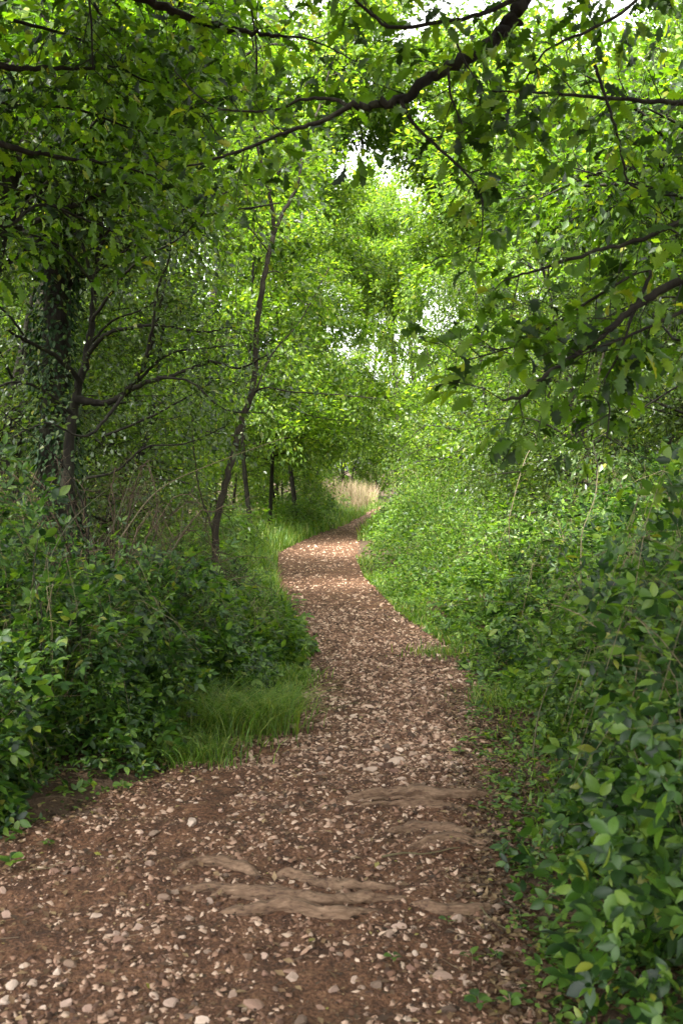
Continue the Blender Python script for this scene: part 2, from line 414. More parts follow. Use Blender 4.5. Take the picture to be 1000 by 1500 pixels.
root_xy = []
for i, (pts, rad, lab) in enumerate(ROOTS):
    P = np.array([onpath(*q) for q in pts]); P = catmull(P, 22); P[:, 1] += .018 * (vnoise(np.arange(len(P)), np.arange(len(P)) * 0, 9, i * 7) - .5)
    rr = np.random.RandomState(i)
    n = len(P); t = np.linspace(0, 1, n)
    c = P.mean(0)
    R = .84 * rad * (.55 + .45 * np.sin(math.pi * t) ** .5) * (1 + .3 * (vnoise(t * 9, t * 0 + i, 1) - .5))
    z = path_z(P[:, 0], P[:, 1]) + R * .12 + .002 * np.sin(t * 11 + i) - .03 * (np.abs(2 * t - 1) ** 4)
    root_xy.append(P)
    th = thing('tree_root', lab, 'tree root', (c[0], c[1], 0), 'bare tree roots across the path')
    base = np.column_stack([P[:, 0] - c[0], P[:, 1] - c[1], z])
    ge = Geo()
    ge.add(*tube(base, R, 26, .44, rr, .92, True))
    part('bark', ge.mesh('root_bark', M['root'], True), th)
    for k in ((0, 2) if i < 3 else (i % 2 * 2,)):
        off = np.column_stack([t * 0, (k - 1) * rad * 1.5 + .35 * rad * np.sin(t * (4 + k) + k * 2), .006 * np.cos(t * 7 + k) - rad * .05 - .02 * np.abs(2 * t - 1) ** 4])
        a, b = sorted(rr.choice(n, 2, False)); a = min(a, n // 3); b = max(b, 2 * n // 3)
        ge = Geo(); ge.add(*tube((base + off)[a:b], (R * .38)[a:b] * (1 - .8 * np.abs(np.linspace(-1, 1, b - a)) ** 3), 14, .35, rr, .85, True))
        part('strand', ge.mesh('root_strand', M['root'], True), th)
root_all = np.concatenate(root_xy)

# gravel: chips and pebbles nobody could count
def chips(n, ylo, yhi, smin, smax, seed, mat, flat=.45):
    r = np.random.RandomState(seed)
    y = np.exp(r.uniform(math.log(ylo), math.log(yhi), n)) if yhi > 9 else r.uniform(ylo, yhi, n)
    l, rt = edges(y)
    x = l + (rt - l) * r.beta(1.15, 1.15, n) * 1.08 - .04 * (rt - l)
    keep = vnoise(x, y, .55, 21) * .6 + vnoise(x, y, .14, 25) * .4 + .25 * r.rand(n) > .47 - .11 * (y > 6)
    keep &= root_swell(x, y) < r.uniform(.002, .03, n)
    x, y = x[keep], y[keep]; n = len(x)
    base = np.array([(1, 0, 0), (0, 1, 0), (-1, 0, 0), (0, -1, 0), (.45, .45, 1), (-.5, -.35, .9), (-.3, .5, .8), (0, 0, -.7)], float)
    tri = np.array([(0, 1, 4), (1, 6, 4), (1, 2, 6), (2, 5, 6), (2, 3, 5), (3, 0, 5), (0, 4, 5), (4, 6, 5)])
    s = smin + (smax - smin) * r.rand(n) ** 2.2
    B = base[None] * (1 + .35 * r.randn(n, 8, 1)).clip(.35, 1.8)
    el = r.uniform(.55, 1, n)
    B = B * np.stack([np.ones(n), el, flat * r.uniform(.5, 1.5, n)], -1)[:, None]
    a = r.uniform(0, 6.283, n); c_, s_ = np.cos(a)[:, None], np.sin(a)[:, None]
    tl = r.normal(0, .35, n)[:, None]
    X = B[..., 0] * c_ - B[..., 1] * s_; Y = B[..., 0] * s_ + B[..., 1] * c_; Z = B[..., 2] + X * tl
    V = np.stack([X, Y, Z], -1) * s[:, None, None] + np.stack([x, y, path_z(x, y) - s * .02], -1)[:, None]
    T = tri[None] + (np.arange(n) * 8)[:, None, None]
    return V.reshape(-1, 3), T.reshape(-1, 3)
ge = Geo()
ge.add(*chips(9000, 2.5, 6.5, .003, .010, 1, None))
ge.add(*chips(15000, 2.5, 6.5, .007, .020, 2, None))
ge.add(*chips(17000, 5.5, 12, .006, .022, 3, None))
ge.add(*chips(5000, 5.5, 12, .014, .034, 5, None))
ge.add(*chips(9500, 11, 60, .012, .034, 4, None))
gr = part('path_gravel', ge.mesh('path_gravel', M['chip'])); tag(gr, 'fine red and buff stone chips strewn over the earth path', 'gravel', kind='stuff')

# the 300 stones that show largest
def zone(x, y):
    px = x * F / y + 500; py = HOR + EYE * F / y
    band = ('at the bottom' if py > 1420 else 'below the lower roots' if py > 1345 else 'beside the lower roots' if py > 1255 else
            'between the root tangles' if py > 1195 else 'beside the upper root' if py > 1130 else 'in the stony patch' if py > 1060 else 'beyond the stony patch')
    l, r = edges(y); u = (x - l) / (r - l)
    side = 'towards the right verge' if u > .75 else 'towards the dark bank' if u < .25 else 'right of mid path' if u > .5 else 'left of mid path'
    return band + ', ' + side

named = [  # (px, py, length, width, height, label) stones one can point at
    (20, 1445, .042, .034, .026, 'rounded buff stone at the bottom of the path nearest its left margin'),
    (48, 1440, .036, .028, .018, 'small stone beside the rounded buff one at bottom left'),
    (10, 1465, .045, .04, .022, 'squat pale stone cut by the left margin near the bottom'),
    (97, 1465, .042, .034, .024, 'blunt buff stone third along the bottom left row'),
    (157, 1490, .05, .026, .02, 'wide pale stone at the very bottom left of the path'),
    (83, 1424, .03, .026, .022, 'small upright stone above the bottom left row'),
    (202, 1362, .034, .028, .018, 'whitish faceted stone alone left of the lower roots'),
    (140, 1343, .046, .026, .014, 'long flat cream stone lying left of the lower root tangle'),
    (170, 1370, .028, .024, .014, 'pale knob of stone just behind the whitish faceted stone'),
    (242, 1320, .046, .036, .024, 'double buff stone against the left end of the lower roots'),
    (308, 1322, .030, .026, .022, 'pale lump of stone touching the long lower root'),
    (385, 1242, .044, .022, .013, 'long pale stone above the lower root tangle'),
    (557, 1267, .034, .022, .013, 'smooth grey oval stone between the two root tangles'),
    (645, 1219, .030, .022, .016, 'rounded grey stone at the right end of the short low root'),
    (708, 1322, .026, .018, .013, 'smooth pale stone right of the lower root tangle'),
    (726, 1335, .046, .026, .018, 'broad brown stone right of the smooth pale one'),
    (731, 1396, .046, .030, .018, 'broad tilted stone beside the clump of bright seedlings'),
    (672, 1347, .05, .04, .022, 'largest of the stones heaped right of the lower roots'),
    (653, 1132, .034, .028, .02, 'grey stone at the front of the stony patch'),
    (633, 1141, .032, .026, .02, 'second grey stone at the front of the stony patch'),
]
stones = []
for (px, py, a, b, c, lab) in named:
    x, y = onpath(px, py); stones.append((x, y, a * .68, b * .68, c * .6 + .006, lab, None))
r = np.random.RandomState(77); tries = 0
clusters = [(630, 1110, 70, 34, .34), (590, 1000, 110, 60, .08), (180, 1230, 180, 60, .16), (430, 1130, 140, 45, .14), (480, 1190, 90, 20, .06), (670, 1380, 80, 40, .12), (150, 1420, 200, 60, .12), (560, 1440, 200, 50, .16)]
cp = np.array([c[4] for c in clusters]); cp /= cp.sum()
while len(stones) < 300:
    cx, cy_, sx, sy, _ = clusters[r.choice(len(clusters), p=cp)]
    px, py = cx + r.randn() * sx, cy_ + r.randn() * sy
    if py < 930 or py > 1520: continue
    x, y = onpath(px, py)
    if outside(x, y) > -.03: continue
    if min(math.hypot(x - s[0], (y - s[1])) for s in stones) < .035: continue
    if np.min(np.hypot(root_all[:, 0] - x, root_all[:, 1] - y)) < .04: continue
    L = (.032 + .036 * r.rand() ** 1.5) * .5 * (1 + .25 * (y > 5.5)) * (1 + .5 * (r.rand() < .1)); wv = L * r.uniform(.5, .9); h = L * r.uniform(.35, .65)
    stones.append((x, y, L, wv, h, None, None))
classes = {}
hue = [int(k) for k in r.choice(3, 300, p=(.45, .3, .25))]
for i, (x, y, a, b, c, lab, _) in enumerate(stones):
    if lab is None:
        size = 'big' if a > .027 else 'middling' if a > .020 else 'tiny'
        shape = 'flat' if c / a < .5 else 'chunky'
        key = f"{size} {shape} {('buff', 'pinkish', 'brown')[hue[i]]} stone", zone(x, y)
        classes.setdefault(key, []).append(i)
ORD = ['leftmost', 'second from left', 'third from left', 'fourth from left', 'fifth from left', 'sixth from left', 'seventh from left', 'eighth from left', 'ninth from left']
slab = {}
for (what, where), ids in classes.items():
    ids.sort(key=lambda q: stones[q][0] / stones[q][1])
    for k, q in enumerate(ids):
        slab[q] = f'{what} {where}' + ('' if len(ids) == 1 else f', {ORD[min(k, 8)]}')
for i, (x, y, a, b, c, lab, _) in enumerate(stones):
    h_ = hue[i] if lab is None else (2 if 'brown' in lab else 0)
    o = bpy.data.objects.new('loose_stone', stone_meshes[(i // 3 * 3 + h_) % 15]); COL.objects.link(o)
    o.scale = (a, b, c); o.rotation_euler = (r.normal(0, .18), r.normal(0, .18), r.normal(0, .9) if lab is None else r.normal(0, .2))
    o.location = (x, y, float(path_z(x, y)) + c * .15)
    tag(o, lab or slab[i], 'stone', 'loose stones on the path')

# ------------------------------------------------------------------ fallen leaves, sticks
def scatter_edge(r, n, ylo, yhi, lo, hi, side=None):
    y = r.uniform(ylo, yhi, n); l, rt = edges(y); o = r.uniform(lo, hi, n)
    s = r.rand(n) < .5 if side is None else np.full(n, side == 'l')
    x = np.where(s, l - o, rt + o); return x, y
r = np.random.RandomState(3); ge = Geo()
x1, y1 = scatter_edge(r, 9000, 2.4, 14, -.35, .5); xb, yb = scatter_edge(r, 7000, 2.4, 7.5, -.30, .35, 'r'); x2 = r.uniform(-2, 1, 3500); y2 = r.uniform(2.5, 9, 3500)
x = np.concatenate([x1, xb, x2]); y = np.concatenate([y1, yb, y2])
z = np.where(outside(x, y) > -.05, np.maximum(ground_z(x, y), path_z(x, y)), path_z(x, y)) + .006 + .01 * r.rand(len(x))
P = np.stack([x, y, z], -1); d = r.randn(len(x), 3); d[:, 2] *= .15
d_, n_ = frames(r, d, 1, .1, 0, .25)
ge.add(*leaves(P, d_, n_, r.uniform(.012, .045, len(x)), LEAF2))
hx = r.uniform(-2.2, 1.1, 15000); hy = r.uniform(2.5, 9, 15000); kk = (vnoise(hx, hy, .4, 61) + .3 * r.rand(15000) > .5) & (outside(hx, hy) < .1); hx, hy = hx[kk], hy[kk]
d_ = r.randn(len(hx), 3); d_[:, 2] *= .1; d_, n_ = frames(r, d_, 1, .1, 0, .2)
ge.add(*leaves(np.stack([hx, hy, path_z(hx, hy) + .004], -1), d_, n_, r.uniform(.006, .022, len(hx)), LEAF2))
o = part('leaf_litter', ge.mesh('leaf_litter', M['litter'])); tag(o, 'brown dead leaf scraps along both margins of the path', 'leaf litter', kind='stuff')
ge = Geo()
for i in range(900):
    if i < 600: x, y = scatter_edge(r, 1, 2.4, 12, -.3, .5); x, y = x[0], y[0]
    else: x, y = r.uniform(-1.8, .9), r.uniform(2.6, 8)
    a = r.uniform(0, 3.14); L = r.uniform(.03, .13)
    z0 = float(max(ground_z(x, y), path_z(x, y))) + .006
    p0 = np.array((x, y, z0)); dd = np.array((math.cos(a), math.sin(a), r.normal(0, .12))) * L
    ge.add(*tube(np.array([p0, p0 + dd * .5 + r.randn(3) * .004, p0 + dd]), [.0018, .0016, .001], 3))
o = part('twig_litter', ge.mesh('twig_litter', M['deadtwig'])); tag(o, 'tiny broken twigs scattered on the path and its margins', 'twig litter', kind='stuff')
STICKS = [((560, 1263), (672, 1250), .0042, 'long bare stick lying across mid path between the root tangles'),
          ((40, 1280), (95, 1266), .003, 'thin stick at the left margin above the stones'),
          ((80, 1146), (150, 1144), .005, 'pale broken stick lying under the dark bramble bank'),
          ((690, 1330), (740, 1372), .003, 'thin bent stick right of the heap of stones'),
          ((760, 1210), (830, 1180), .005, 'brown stick leaning at the foot of the right bank'),
          ((770, 1290), (800, 1230), .004, 'short dark stick on the right verge')]
for (a, b, rad, lab) in STICKS:
    A = onpath(*a); B = onpath(*b); c = (A + B) / 2
    t = np.linspace(0, 1, 9)[:, None]; P2 = A * (1 - t) + B * t + r.randn(9, 2) * .004
    zz = np.maximum(ground_z(P2[:, 0], P2[:, 1]), path_z(P2[:, 0], P2[:, 1])).max() + rad + .004
    P = np.column_stack([P2 - c, np.full(9, zz) + .006 * np.sin(np.arange(9))])
    ge = Geo(); ge.add(*tube(P, np.linspace(rad, rad * .5, 9), 7, .3, r))
    o = part('fallen_stick', ge.mesh('stick', M['cane'], True)); o.location = (c[0], c[1], 0)
    tag(o, lab, 'stick', 'fallen sticks')

# ------------------------------------------------------------------ grass
def blades(r, x, y, z, h, lean, wide=.004, segs=3, bias=(0, 0)):
    n = len(x); a = r.uniform(0, 6.283, n)
    dx = np.cos(a) * lean * r.uniform(.3, 1.3, n) + bias[0]; dy = np.sin(a) * lean * r.uniform(.3, 1.3, n) + bias[1]
    h = h * (.25 + .95 * r.rand(n))
    s = np.stack([-np.sin(a), np.cos(a), 0 * a], -1); ln = np.stack([dx, dy, 0 * dx], -1)
    V = []
    wide = wide * (.5 + 1.1 * r.rand(n))[:, None]
    for k in range(segs + 1):
        t = k / segs
        c = np.stack([x, y, z], -1) + np.array((0, 0, 1.)) * (h * (t - .35 * lean * t ** 3))[:, None] + ln * (h * t ** 2)[:, None]
        w = wide * (1 - t) ** .7 if k < segs else 0
        if k < segs: V += [c - s * w, c + s * w]
        else: V += [c]
    V = np.stack(V, 1); m = V.shape[1]; T = []
    for k in range(segs - 1):
        b = 2 * k; T += [(b, b + 1, b + 3), (b, b + 3, b + 2)]
    T += [(2 * segs - 2, 2 * segs - 1, 2 * segs)]
    T = np.array(T)[None] + (np.arange(n) * m)[:, None, None]
    return V.reshape(-1, 3), T.reshape(-1, 3)

def grass_clump(px, py, rad, n, h, lean, lab, seed, bias=(0, 0), wide=.004):
    r = np.random.RandomState(seed); c = onpath(px, py)
    q = r.randn(n, 2) * rad
    x = c[0] + q[:, 0]; y = c[1] + q[:, 1]
    z = np.maximum(ground_z(x, y), path_z(x, y)) - .01
    ge = Geo(); ge.add(*blades(r, x - c[0], y - c[1], z, h, lean, wide, 4, bias))
    t = thing('grass_tuft', lab, 'grass', (c[0], c[1], 0), 'grass tufts at the path margins')
    part('blade_mass', ge.mesh('tuft', M['grass']), t, kind='stuff')
grass_clump(350, 1070, .17, 1700, .40, 1.1, 'long arching grass tuft spilling from the dark bank onto the path', 1, (.2, -.35), .0032)
grass_clump(290, 1105, .14, 900, .22, 1.0, 'lower tuft of bright grass left of the long arching one', 2, (.1, -.3), .003)
grass_clump(395, 1040, .12, 700, .27, 1.0, 'grass tuft just right of the long arching one', 6, (.3, -.2), .003)
grass_clump(425, 1000, .12, 600, .16, .8, 'short bright grass tuft where the left bank bulges into the path', 3, (.1, -.1))
grass_clump(745, 1030, .16, 500, .16, .6, 'thin short grass on the right verge beside the stony patch', 4, (-.1, -.1))
grass_clump(640, 960, .14, 350, .12, .6, 'sparse grass at the right margin of the narrows', 5)
def grass_band(r, n, ylo, yhi, lo, hi, side, h):
    y = np.exp(r.uniform(math.log(ylo), math.log(yhi), n)); l, rt = edges(y); o = lo + (hi - lo) * r.rand(n)
    x = l - o if side == 'l' else rt + o
    return blades(r, x, y, np.maximum(ground_z(x, y), path_z(x, y)) - .01, h, .6, .005 + .0004 * ylo, 3)
r = np.random.RandomState(8); ge = Geo()
ge.add(*grass_band(r, 9000, 11.5, 28, -.1, 1.3, 'l', .30)); ge.add(*grass_band(r, 7000, 22, 60, -.1, 3.4, 'l', .5))
ge.add(*grass_band(r, 2500, 9, 20, -.12, .25, 'r', .12)); ge.add(*grass_band(r, 3500, 25, 62, -.1, 1.5, 'r', .4))
ge.add(*grass_band(r, 1800, 6.2, 12, -.06, .25, 'l', .14)); ge.add(*grass_band(r, 900, 4, 8, .0, .3, 'r', .08))
o = part('verge_grass', ge.mesh('verge_grass', M['grass'])); tag(o, 'bright fresh grass along the verges of the winding path', 'grass', kind='stuff')
ge = Geo(); x = r.uniform(-.3, 1.3, 3500) + .0; y = r.uniform(44, 58, 3500); l, rt = edges(y); x = l - .2 - 3.2 * r.rand(3500)
ge.add(*blades(r, x, y, ground_z(x, y), 1.35, .35, .014, 3))
o = part('dry_grass', ge.mesh('dry_grass', M['straw'])); tag(o, 'tall pinkish dry grass at the far bend of the path', 'grass', kind='stuff')

# ------------------------------------------------------------------ bushes
def lumps(r, n, k=9):
    """random points on the upper shell of a lumpy unit dome with outward normals"""
    v = norm(r.randn(n, 3)); v[:, 2] = np.abs(v[:, 2]) * 1.0
    c = norm(np.random.RandomState(int(r.randint(1e6))).randn(k, 3)); c[:, 2] = np.abs(c[:, 2])
    b = np.max(v @ c.T, 1)
    rad = .72 + .30 * np.clip((b - .55) / .45, 0, 1) ** 1
    return v, rad

def bush_data(seed, rx, ry, h, nleaf, leaf, depth=.22, tilt=.5, out=.7, ncane=50, loc=(0, 0), gz=None, follow=True):
    r = np.random.RandomState(seed)
    v, rad = lumps(r, nleaf)
    az = np.arctan2(v[:, 1] * ry, v[:, 0] * rx)
    rad = rad * (.62 + .70 * vnoise(az * 1.6, v[:, 2] * 2.2, .5, seed * 3.1)) * (.88 + .24 * vnoise(az * 5, v[:, 2] * 6, .5, seed))
    t = rad * (1 - depth * r.exponential(1, nleaf).clip(0, 3.5) * .8) + .03 * r.randn(nleaf)
    t = t.clip(.12, 1.25)
    P = v * t[:, None] * np.array((rx, ry, h))
    lowz = r.rand(nleaf) < .18
    P[lowz, 2] *= r.rand(lowz.sum())
    if follow: P[:, 2] += ground_z(P[:, 0] + loc[0], P[:, 1] + loc[1])
    D = norm(v * np.array((1 / rx, 1 / ry, .6 / h))) * out + norm(r.randn(nleaf, 3)) * .6
    size = leaf * (.42 + .8 * r.rand(nleaf) ** 1.4)
    d, nn = frames(r, D, .8, .4, .25, tilt)
    canes = []
    for i in range(ncane):
        a = r.uniform(0, 6.283); b0 = np.array((math.cos(a) * rx * .4 * r.rand(), math.sin(a) * ry * .4 * r.rand(), .0))
        a2 = a + r.normal(0, .5); e = np.array((math.cos(a2) * rx, math.sin(a2) * ry, 0)) * r.uniform(.7, 1.15)
        top = (b0 + e) / 2; top[2] = h * r.uniform(.7, 1.15); e[2] = h * r.uniform(.05, .8); top *= (1.05, 1.05, 1)
        if follow: b0[2] += float(ground_z(b0[0] + loc[0], b0[1] + loc[1])) - .02
        canes.append(catmull(np.array([b0, b0 * .6 + top * .4 + (0, 0, top[2] * .3), top, e]), 5))
    return P, d, nn, size, canes

def canes_geo(r, canes, r0=.0027, side=2):
    ge = Geo()
    for c in canes:
        c = c + r.randn(*c.shape) * .012
        k = r0 * r.uniform(.5, 1.1)
        ge.add(*tube(c[::2], np.linspace(k, k * .45, len(c[::2])), 3))
        for _ in range(side):
            j = r.randint(len(c) // 2, len(c)); dd = r.randn(3) * .12; dd[2] = abs(dd[2]) * .5
            ge.add(*tube(np.array([c[j], c[j] + dd * .6, c[j] + dd * 1.4 - (0, 0, .03)]), [k * .4, k * .3, k * .2], 3))
    return ge

def bush(name, label, cat, loc, seed, rx, ry, h, nleaf, leaf, mat, tpl, big=None, nbig=0, group=None, **kw):
    L = (loc[0], loc[1], 0)
    P, d, nn, size, canes = bush_data(seed, rx, ry, h, nleaf, leaf, loc=loc, **kw)
    ok = outside(P[:, 0] + loc[0], P[:, 1] + loc[1]) > -.12 - .25 * (P[:, 2] / h > .5)
    P, d, nn, size = P[ok], d[ok], nn[ok], size[ok]
    t = thing(name, label, cat, L, group)
    r = np.random.RandomState(seed + 99)
    # upright and arching young shoots standing proud of the mound
    ns = int(62 * rx * ry + 20); pick = r.randint(0, len(P), ns * 3); pick = pick[P[pick, 2] > .35 * h][:ns]
    sg = Geo(); lp = []; ld = []
    for q in P[pick]:
        o2 = norm(np.array((q[0] / rx, q[1] / ry, 0)) + 1e-3); ln = r.uniform(.12, .38) * (1 if leaf > .06 else .7)
        e = q + o2 * ln * r.uniform(0, .7) + r.randn(3) * .05 + (0, 0, ln * r.uniform(.3, 1)); m_ = (q + e) / 2 + (0, 0, .08 * ln)
        if outside(e[0] + loc[0], e[1] + loc[1]) < -.2: continue
        cc = catmull(np.array([q, m_, e]), 4); sg.add(*tube(cc[::2], np.linspace(.003, .0012, len(cc[::2])), 3))
        for k in range(1, len(cc)):
            for sgn in (0, 1):
                a_ = k * 1.57 + sgn * 3.14 + r.randn() * .3; lp.append(cc[k]); ld.append((math.cos(a_), math.sin(a_), .25))
    lp = np.array(lp); ld = np.array(ld); d2, n2 = frames(r, ld, 1, .25, .25, .3)
    lz = leaf * r.uniform(.45, .95, len(lp))
    sl = Geo(); sl.add(*leaves(lp, d2, n2, lz, LEAF4 if leaf > .06 else LEAF2))
    part('shoot_stems', sg.mesh('shoot_stems', M['cane']), t, kind='stuff')
    part('shoot_leaves', sl.mesh('shoot_leaves', M['fresh'] if mat is M['fresh'] or seed % 2 else mat), t, kind='stuff')
    canes = [c for c in canes if outside(c[-1, 0] + loc[0], c[-1, 1] + loc[1]) > -.15]
    if canes: part('cane_tangle', canes_geo(r, canes).mesh('canes', M['cane'], True), t, kind='stuff')
    if nbig:
        m = pick_near(P, L, size, nbig)
        mesh = mesh_np('bramble_leaf', big[0], big[1], mat)
        leaf_objects('leaf', P[m], d[m], nn[m], size[m], mesh, t)
        P, d, nn, size = P[~m], d[~m], nn[~m], size[~m]
    ge = Geo()
    if tpl is LEAF2: ge.add(*leaves(P, d, nn, size, tpl))
    else:       # fuller leaf shapes where they show largest
        m = pick_near(P, L, size, 900 if tpl is TRIO else 1000)
        ge.add(*leaves(P[m], d[m], nn[m], size[m], tpl)); ge.add(*leaves(P[~m], d[~m], nn[~m], size[~m], TRI2))
    part('foliage', ge.mesh('foliage', mat), t, kind='stuff')
    return t

B = M['bramble']; FR = M['fresh']
# left bank, near to far
G1 = 'brambles of the dark left bank'
bush('bramble_bush', 'dark bramble at the left margin nearest the viewer, over the stick on bare soil', 'bramble', (-2.35, 4.6), 1, .95, .85, .95, 5843, 0.073, B, TRIO, TRIS, 200, G1, tilt=.5)
bush('bramble_bush', 'broad dark bramble on the left bank with bare canes showing in it', 'bramble', (-1.75, 5.9), 2, .9, .9, 1.05, 7465, 0.067, B, TRIO, TRIS, 240, G1)
bush('bramble_bush', 'bramble mound directly above the long arching grass', 'bramble', (-1.3, 7.2), 3, .75, .9, .78, 7465, 0.064, B, TRIO, TRIS, 240, G1)
bush('bramble_bush', 'tall bramble behind the left bank below the dead brown bush', 'bramble', (-2.9, 6.8), 4, 1.2, 1.1, 1.35, 5401, 0.092, B, TRI4, TRIS, 100, G1)
bush('bramble_bush', 'brighter bramble bulging furthest into the path on the left', 'bramble', (-.92, 8.7), 5, .66, 1.0, .55, 4501, 0.080, FR, TRI4, TRIS, 120, G1)
bush('bramble_bush', 'bramble around the foot of the slender leaning tree', 'bramble', (-1.75, 10.4), 6, 1.0, 1.3, .55, 5851, 0.074, B, TRI4, None, 0, G1)
bush('bramble_bush', 'low sunlit bramble beyond the foot of the slender tree', 'bramble', (-2.0, 12.8), 7, 1.0, 1.4, .45, 4501, 0.074, FR, TRI4, None, 0, G1)
bush('bramble_bush', 'deep shaded bramble far left below the ivy covered trunk', 'bramble', (-3.6, 9.0), 8, 1.4, 1.6, 1.25, 5851, 0.083, B, TRI4, None, 0, G1)
bush('bramble_bush', 'low straggling bramble hanging over the bare soil at the left margin', 'bramble', (-1.95, 4.95), 9, .55, .5, .42, 1500, .065, B, TRIO, TRIS, 150, G1)
# right bank
G2 = 'brambles and nettles of the right bank'
bush('bramble_bush', 'large leaved dark bramble filling the lower right corner', 'bramble', (1.45, 2.95), 11, .80, .95, 1.35, 5600, 0.064, B, TRIO, TRIS, 280, G2, tilt=.7)
bush('bramble_bush', 'dark bramble right of the upper root with a green cane across it', 'bramble', (1.78, 4.0), 12, .98, .9, 1.45, 8000, 0.067, B, TRIO, TRIS, 280, G2, tilt=.6)
bush('bramble_bush', 'bright nettle topped bramble shoulder high at the right margin', 'bramble', (2.25, 5.1), 13, .95, .9, 1.5, 8440, 0.067, FR, TRIO, TRIS, 240, G2)
bush('bramble_bush', 'lighter low bramble beside the stony patch', 'bramble', (1.75, 6.2), 14, .62, .9, .9, 5843, 0.061, FR, TRIO, TRIS, 200, G2)
bush('bramble_bush', 'leafy bramble with bluish leaves behind the stony patch', 'bramble', (1.95, 7.9), 15, .85, 1.1, 1.15, 4950, 0.080, B, TRI4, TRIS, 100, G2)
bush('bramble_bush', 'high bramble shoulder at the right margin below the hanging oak', 'bramble', (3.3, 7.2), 16, 1.2, 1.3, 1.85, 6301, 0.088, FR, TRI4, TRIS, 100, G2)
bush('bramble_bush', 'rounded bramble where the path narrows on the right', 'bramble', (1.95, 10.4), 17, .95, 1.3, 1.0, 5851, 0.074, FR, TRI4, None, 0, G2)
bush('bramble_bush', 'tall mixed bramble behind the rounded one at the narrows', 'bramble', (3.3, 10.4), 18, 1.3, 1.6, 1.7, 7201, 0.080, B, TRI4, None, 0, G2)
bush('hedge_shrub', 'fine leaved shrub hump spilling over the right margin', 'shrub', (1.70, 13.6), 19, 1.05, 1.5, .98, 11703, 0.059, FR, LEAF2, None, 0, G2)
bush('hedge_shrub', 'tallest hump of the fine leaved shrub along the right margin', 'shrub', (1.75, 17.4), 20, 1.3, 1.8, 1.6, 11703, 0.065, FR, LEAF2, None, 0, G2)
bush('hedge_shrub', 'far end of the fine leaved shrub row where the path bends', 'shrub', (1.9, 22.5), 21, 1.3, 2.6, 1.4, 10802, 0.071, FR, LEAF2, None, 0, G2)
bush('hedge_shrub', 'rounded grassy shrub on the left verge under the thin trunks', 'shrub', (-2.3, 21.5), 22, .75, 1.3, .62, 2904, 0.071, FR, LEAF2)
bush('hedge_shrub', 'low shrub on the left verge between the path and the trunks', 'shrub', (-2.5, 17.5), 23, .9, 1.4, .6, 2904, 0.065, FR, LEAF2)
bush('hedge_shrub', 'low bright shrub on the inside of the left bend', 'shrub', (-1.3, 30.5), 24, .9, 2.6, .8, 3484, 0.089, FR, LEAF2)
bush('hedge_shrub', 'shrub beside the tall dry grass', 'shrub', (-1.2, 38.5), 25, 1.2, 3.0, 1.1, 4065, 0.106, FR, LEAF2)
# ground cover hugging both banks
def cover(n, ylo, yhi, lo, hi, side, leaf, tpl, seed, hmax):
    r = np.random.RandomState(seed); y = r.uniform(ylo, yhi, n); l, rt = edges(y); o = lo + (hi - lo) * r.rand(n) ** 1.3
    x = l - o if side == 'l' else rt + o
    keep = vnoise(x, y, .35, seed) + .3 * r.rand(n) > .45; x, y, o = x[keep], y[keep], o[keep]; n = len(x)
    P = np.stack([x, y, np.maximum(ground_z(x, y), path_z(x, y)) + .02 + hmax * r.rand(n) * np.clip((o - lo) / .3, .08, 1)], -1)
    D = r.randn(n, 3); D[:, 2] = .2; d, nn = frames(r, D, 1, .2, .1, .4)
    return leaves(P, d, nn, leaf * r.uniform(.4, 1.2, n), tpl)
ge = Geo()
ge.add(*cover(900, 2.4, 8, -.10, .45, 'r', .05, TRIO, 31, .08)); ge.add(*cover(1500, 2.4, 7, -.18, .4, 'r', .028, LEAF4, 37, .03)); ge.add(*cover(900, 3.5, 7, -.10, .4, 'l', .028, LEAF4, 38, .03)); ge.add(*cover(500, 3.8, 8, .0, .45, 'l', .07, TRIO, 32, .12))
ge.add(*cover(3000, 7, 16, -.08, .6, 'r', .06, TRI2, 33, .16)); ge.add(*cover(2500, 7, 16, -.05, .6, 'l', .06, TRI2, 34, .14))
ge.add(*cover(5000, 12, 60, .2, 6, 'l', .16, TRI2, 35, .7)); ge.add(*cover(5000, 14, 60, .3, 6, 'r', .16, TRI2, 36, .7))
o = part('ground_cover', ge.mesh('ground_cover', FR)); tag(o, 'low creeping leaves covering the foot of both banks', 'ground cover', kind='stuff')
# seedlings on the bare margin
SEED = [(575, 1470 - 60, .03), (700, 1480, .05), (745, 1478, .045), (690, 1415, .05), (725, 1410, .03), (800, 1360, .06), (820, 1380, .05), (700, 1190, .045), (735, 1255, .04), (745, 1225, .04), (780, 1205, .05), (770, 1280, .045), (685, 1095, .06), (672, 1105, .05), (15, 1275, .07), (180, 1160, .06), (72, 1240, .03), (760, 1350, .04), (655, 1355, .03), (865, 1330, .06), (840, 1410, .05)]
whr = {0: 'alone in mid path', 1: 'at the bottom right of the path', 2: 'right of its twin at the bottom of the path', 3: 'beside the heaped stones', 4: 'against the broad tilted stone', 5: 'on the right verge above the corner bramble', 6: 'just below another on the right verge', 7: 'at the right end of the upper root', 8: 'on the right verge between the root tangles', 9: 'on the right verge just below the upper root', 10: 'where the right bank meets the upper root', 11: 'level with the smooth grey oval stone, at the verge', 12: 'at the right of the stony patch', 13: 'behind the stony patch beside a twin', 14: 'at the left margin over bare soil', 15: 'under the dark bank behind the stick', 16: 'flat on bare soil at the left margin', 17: 'right of the lower root tangle', 18: 'among the stones right of the lower roots', 19: 'below the hanging bramble leaves at right', 20: 'deep in the shade of the corner bramble'}
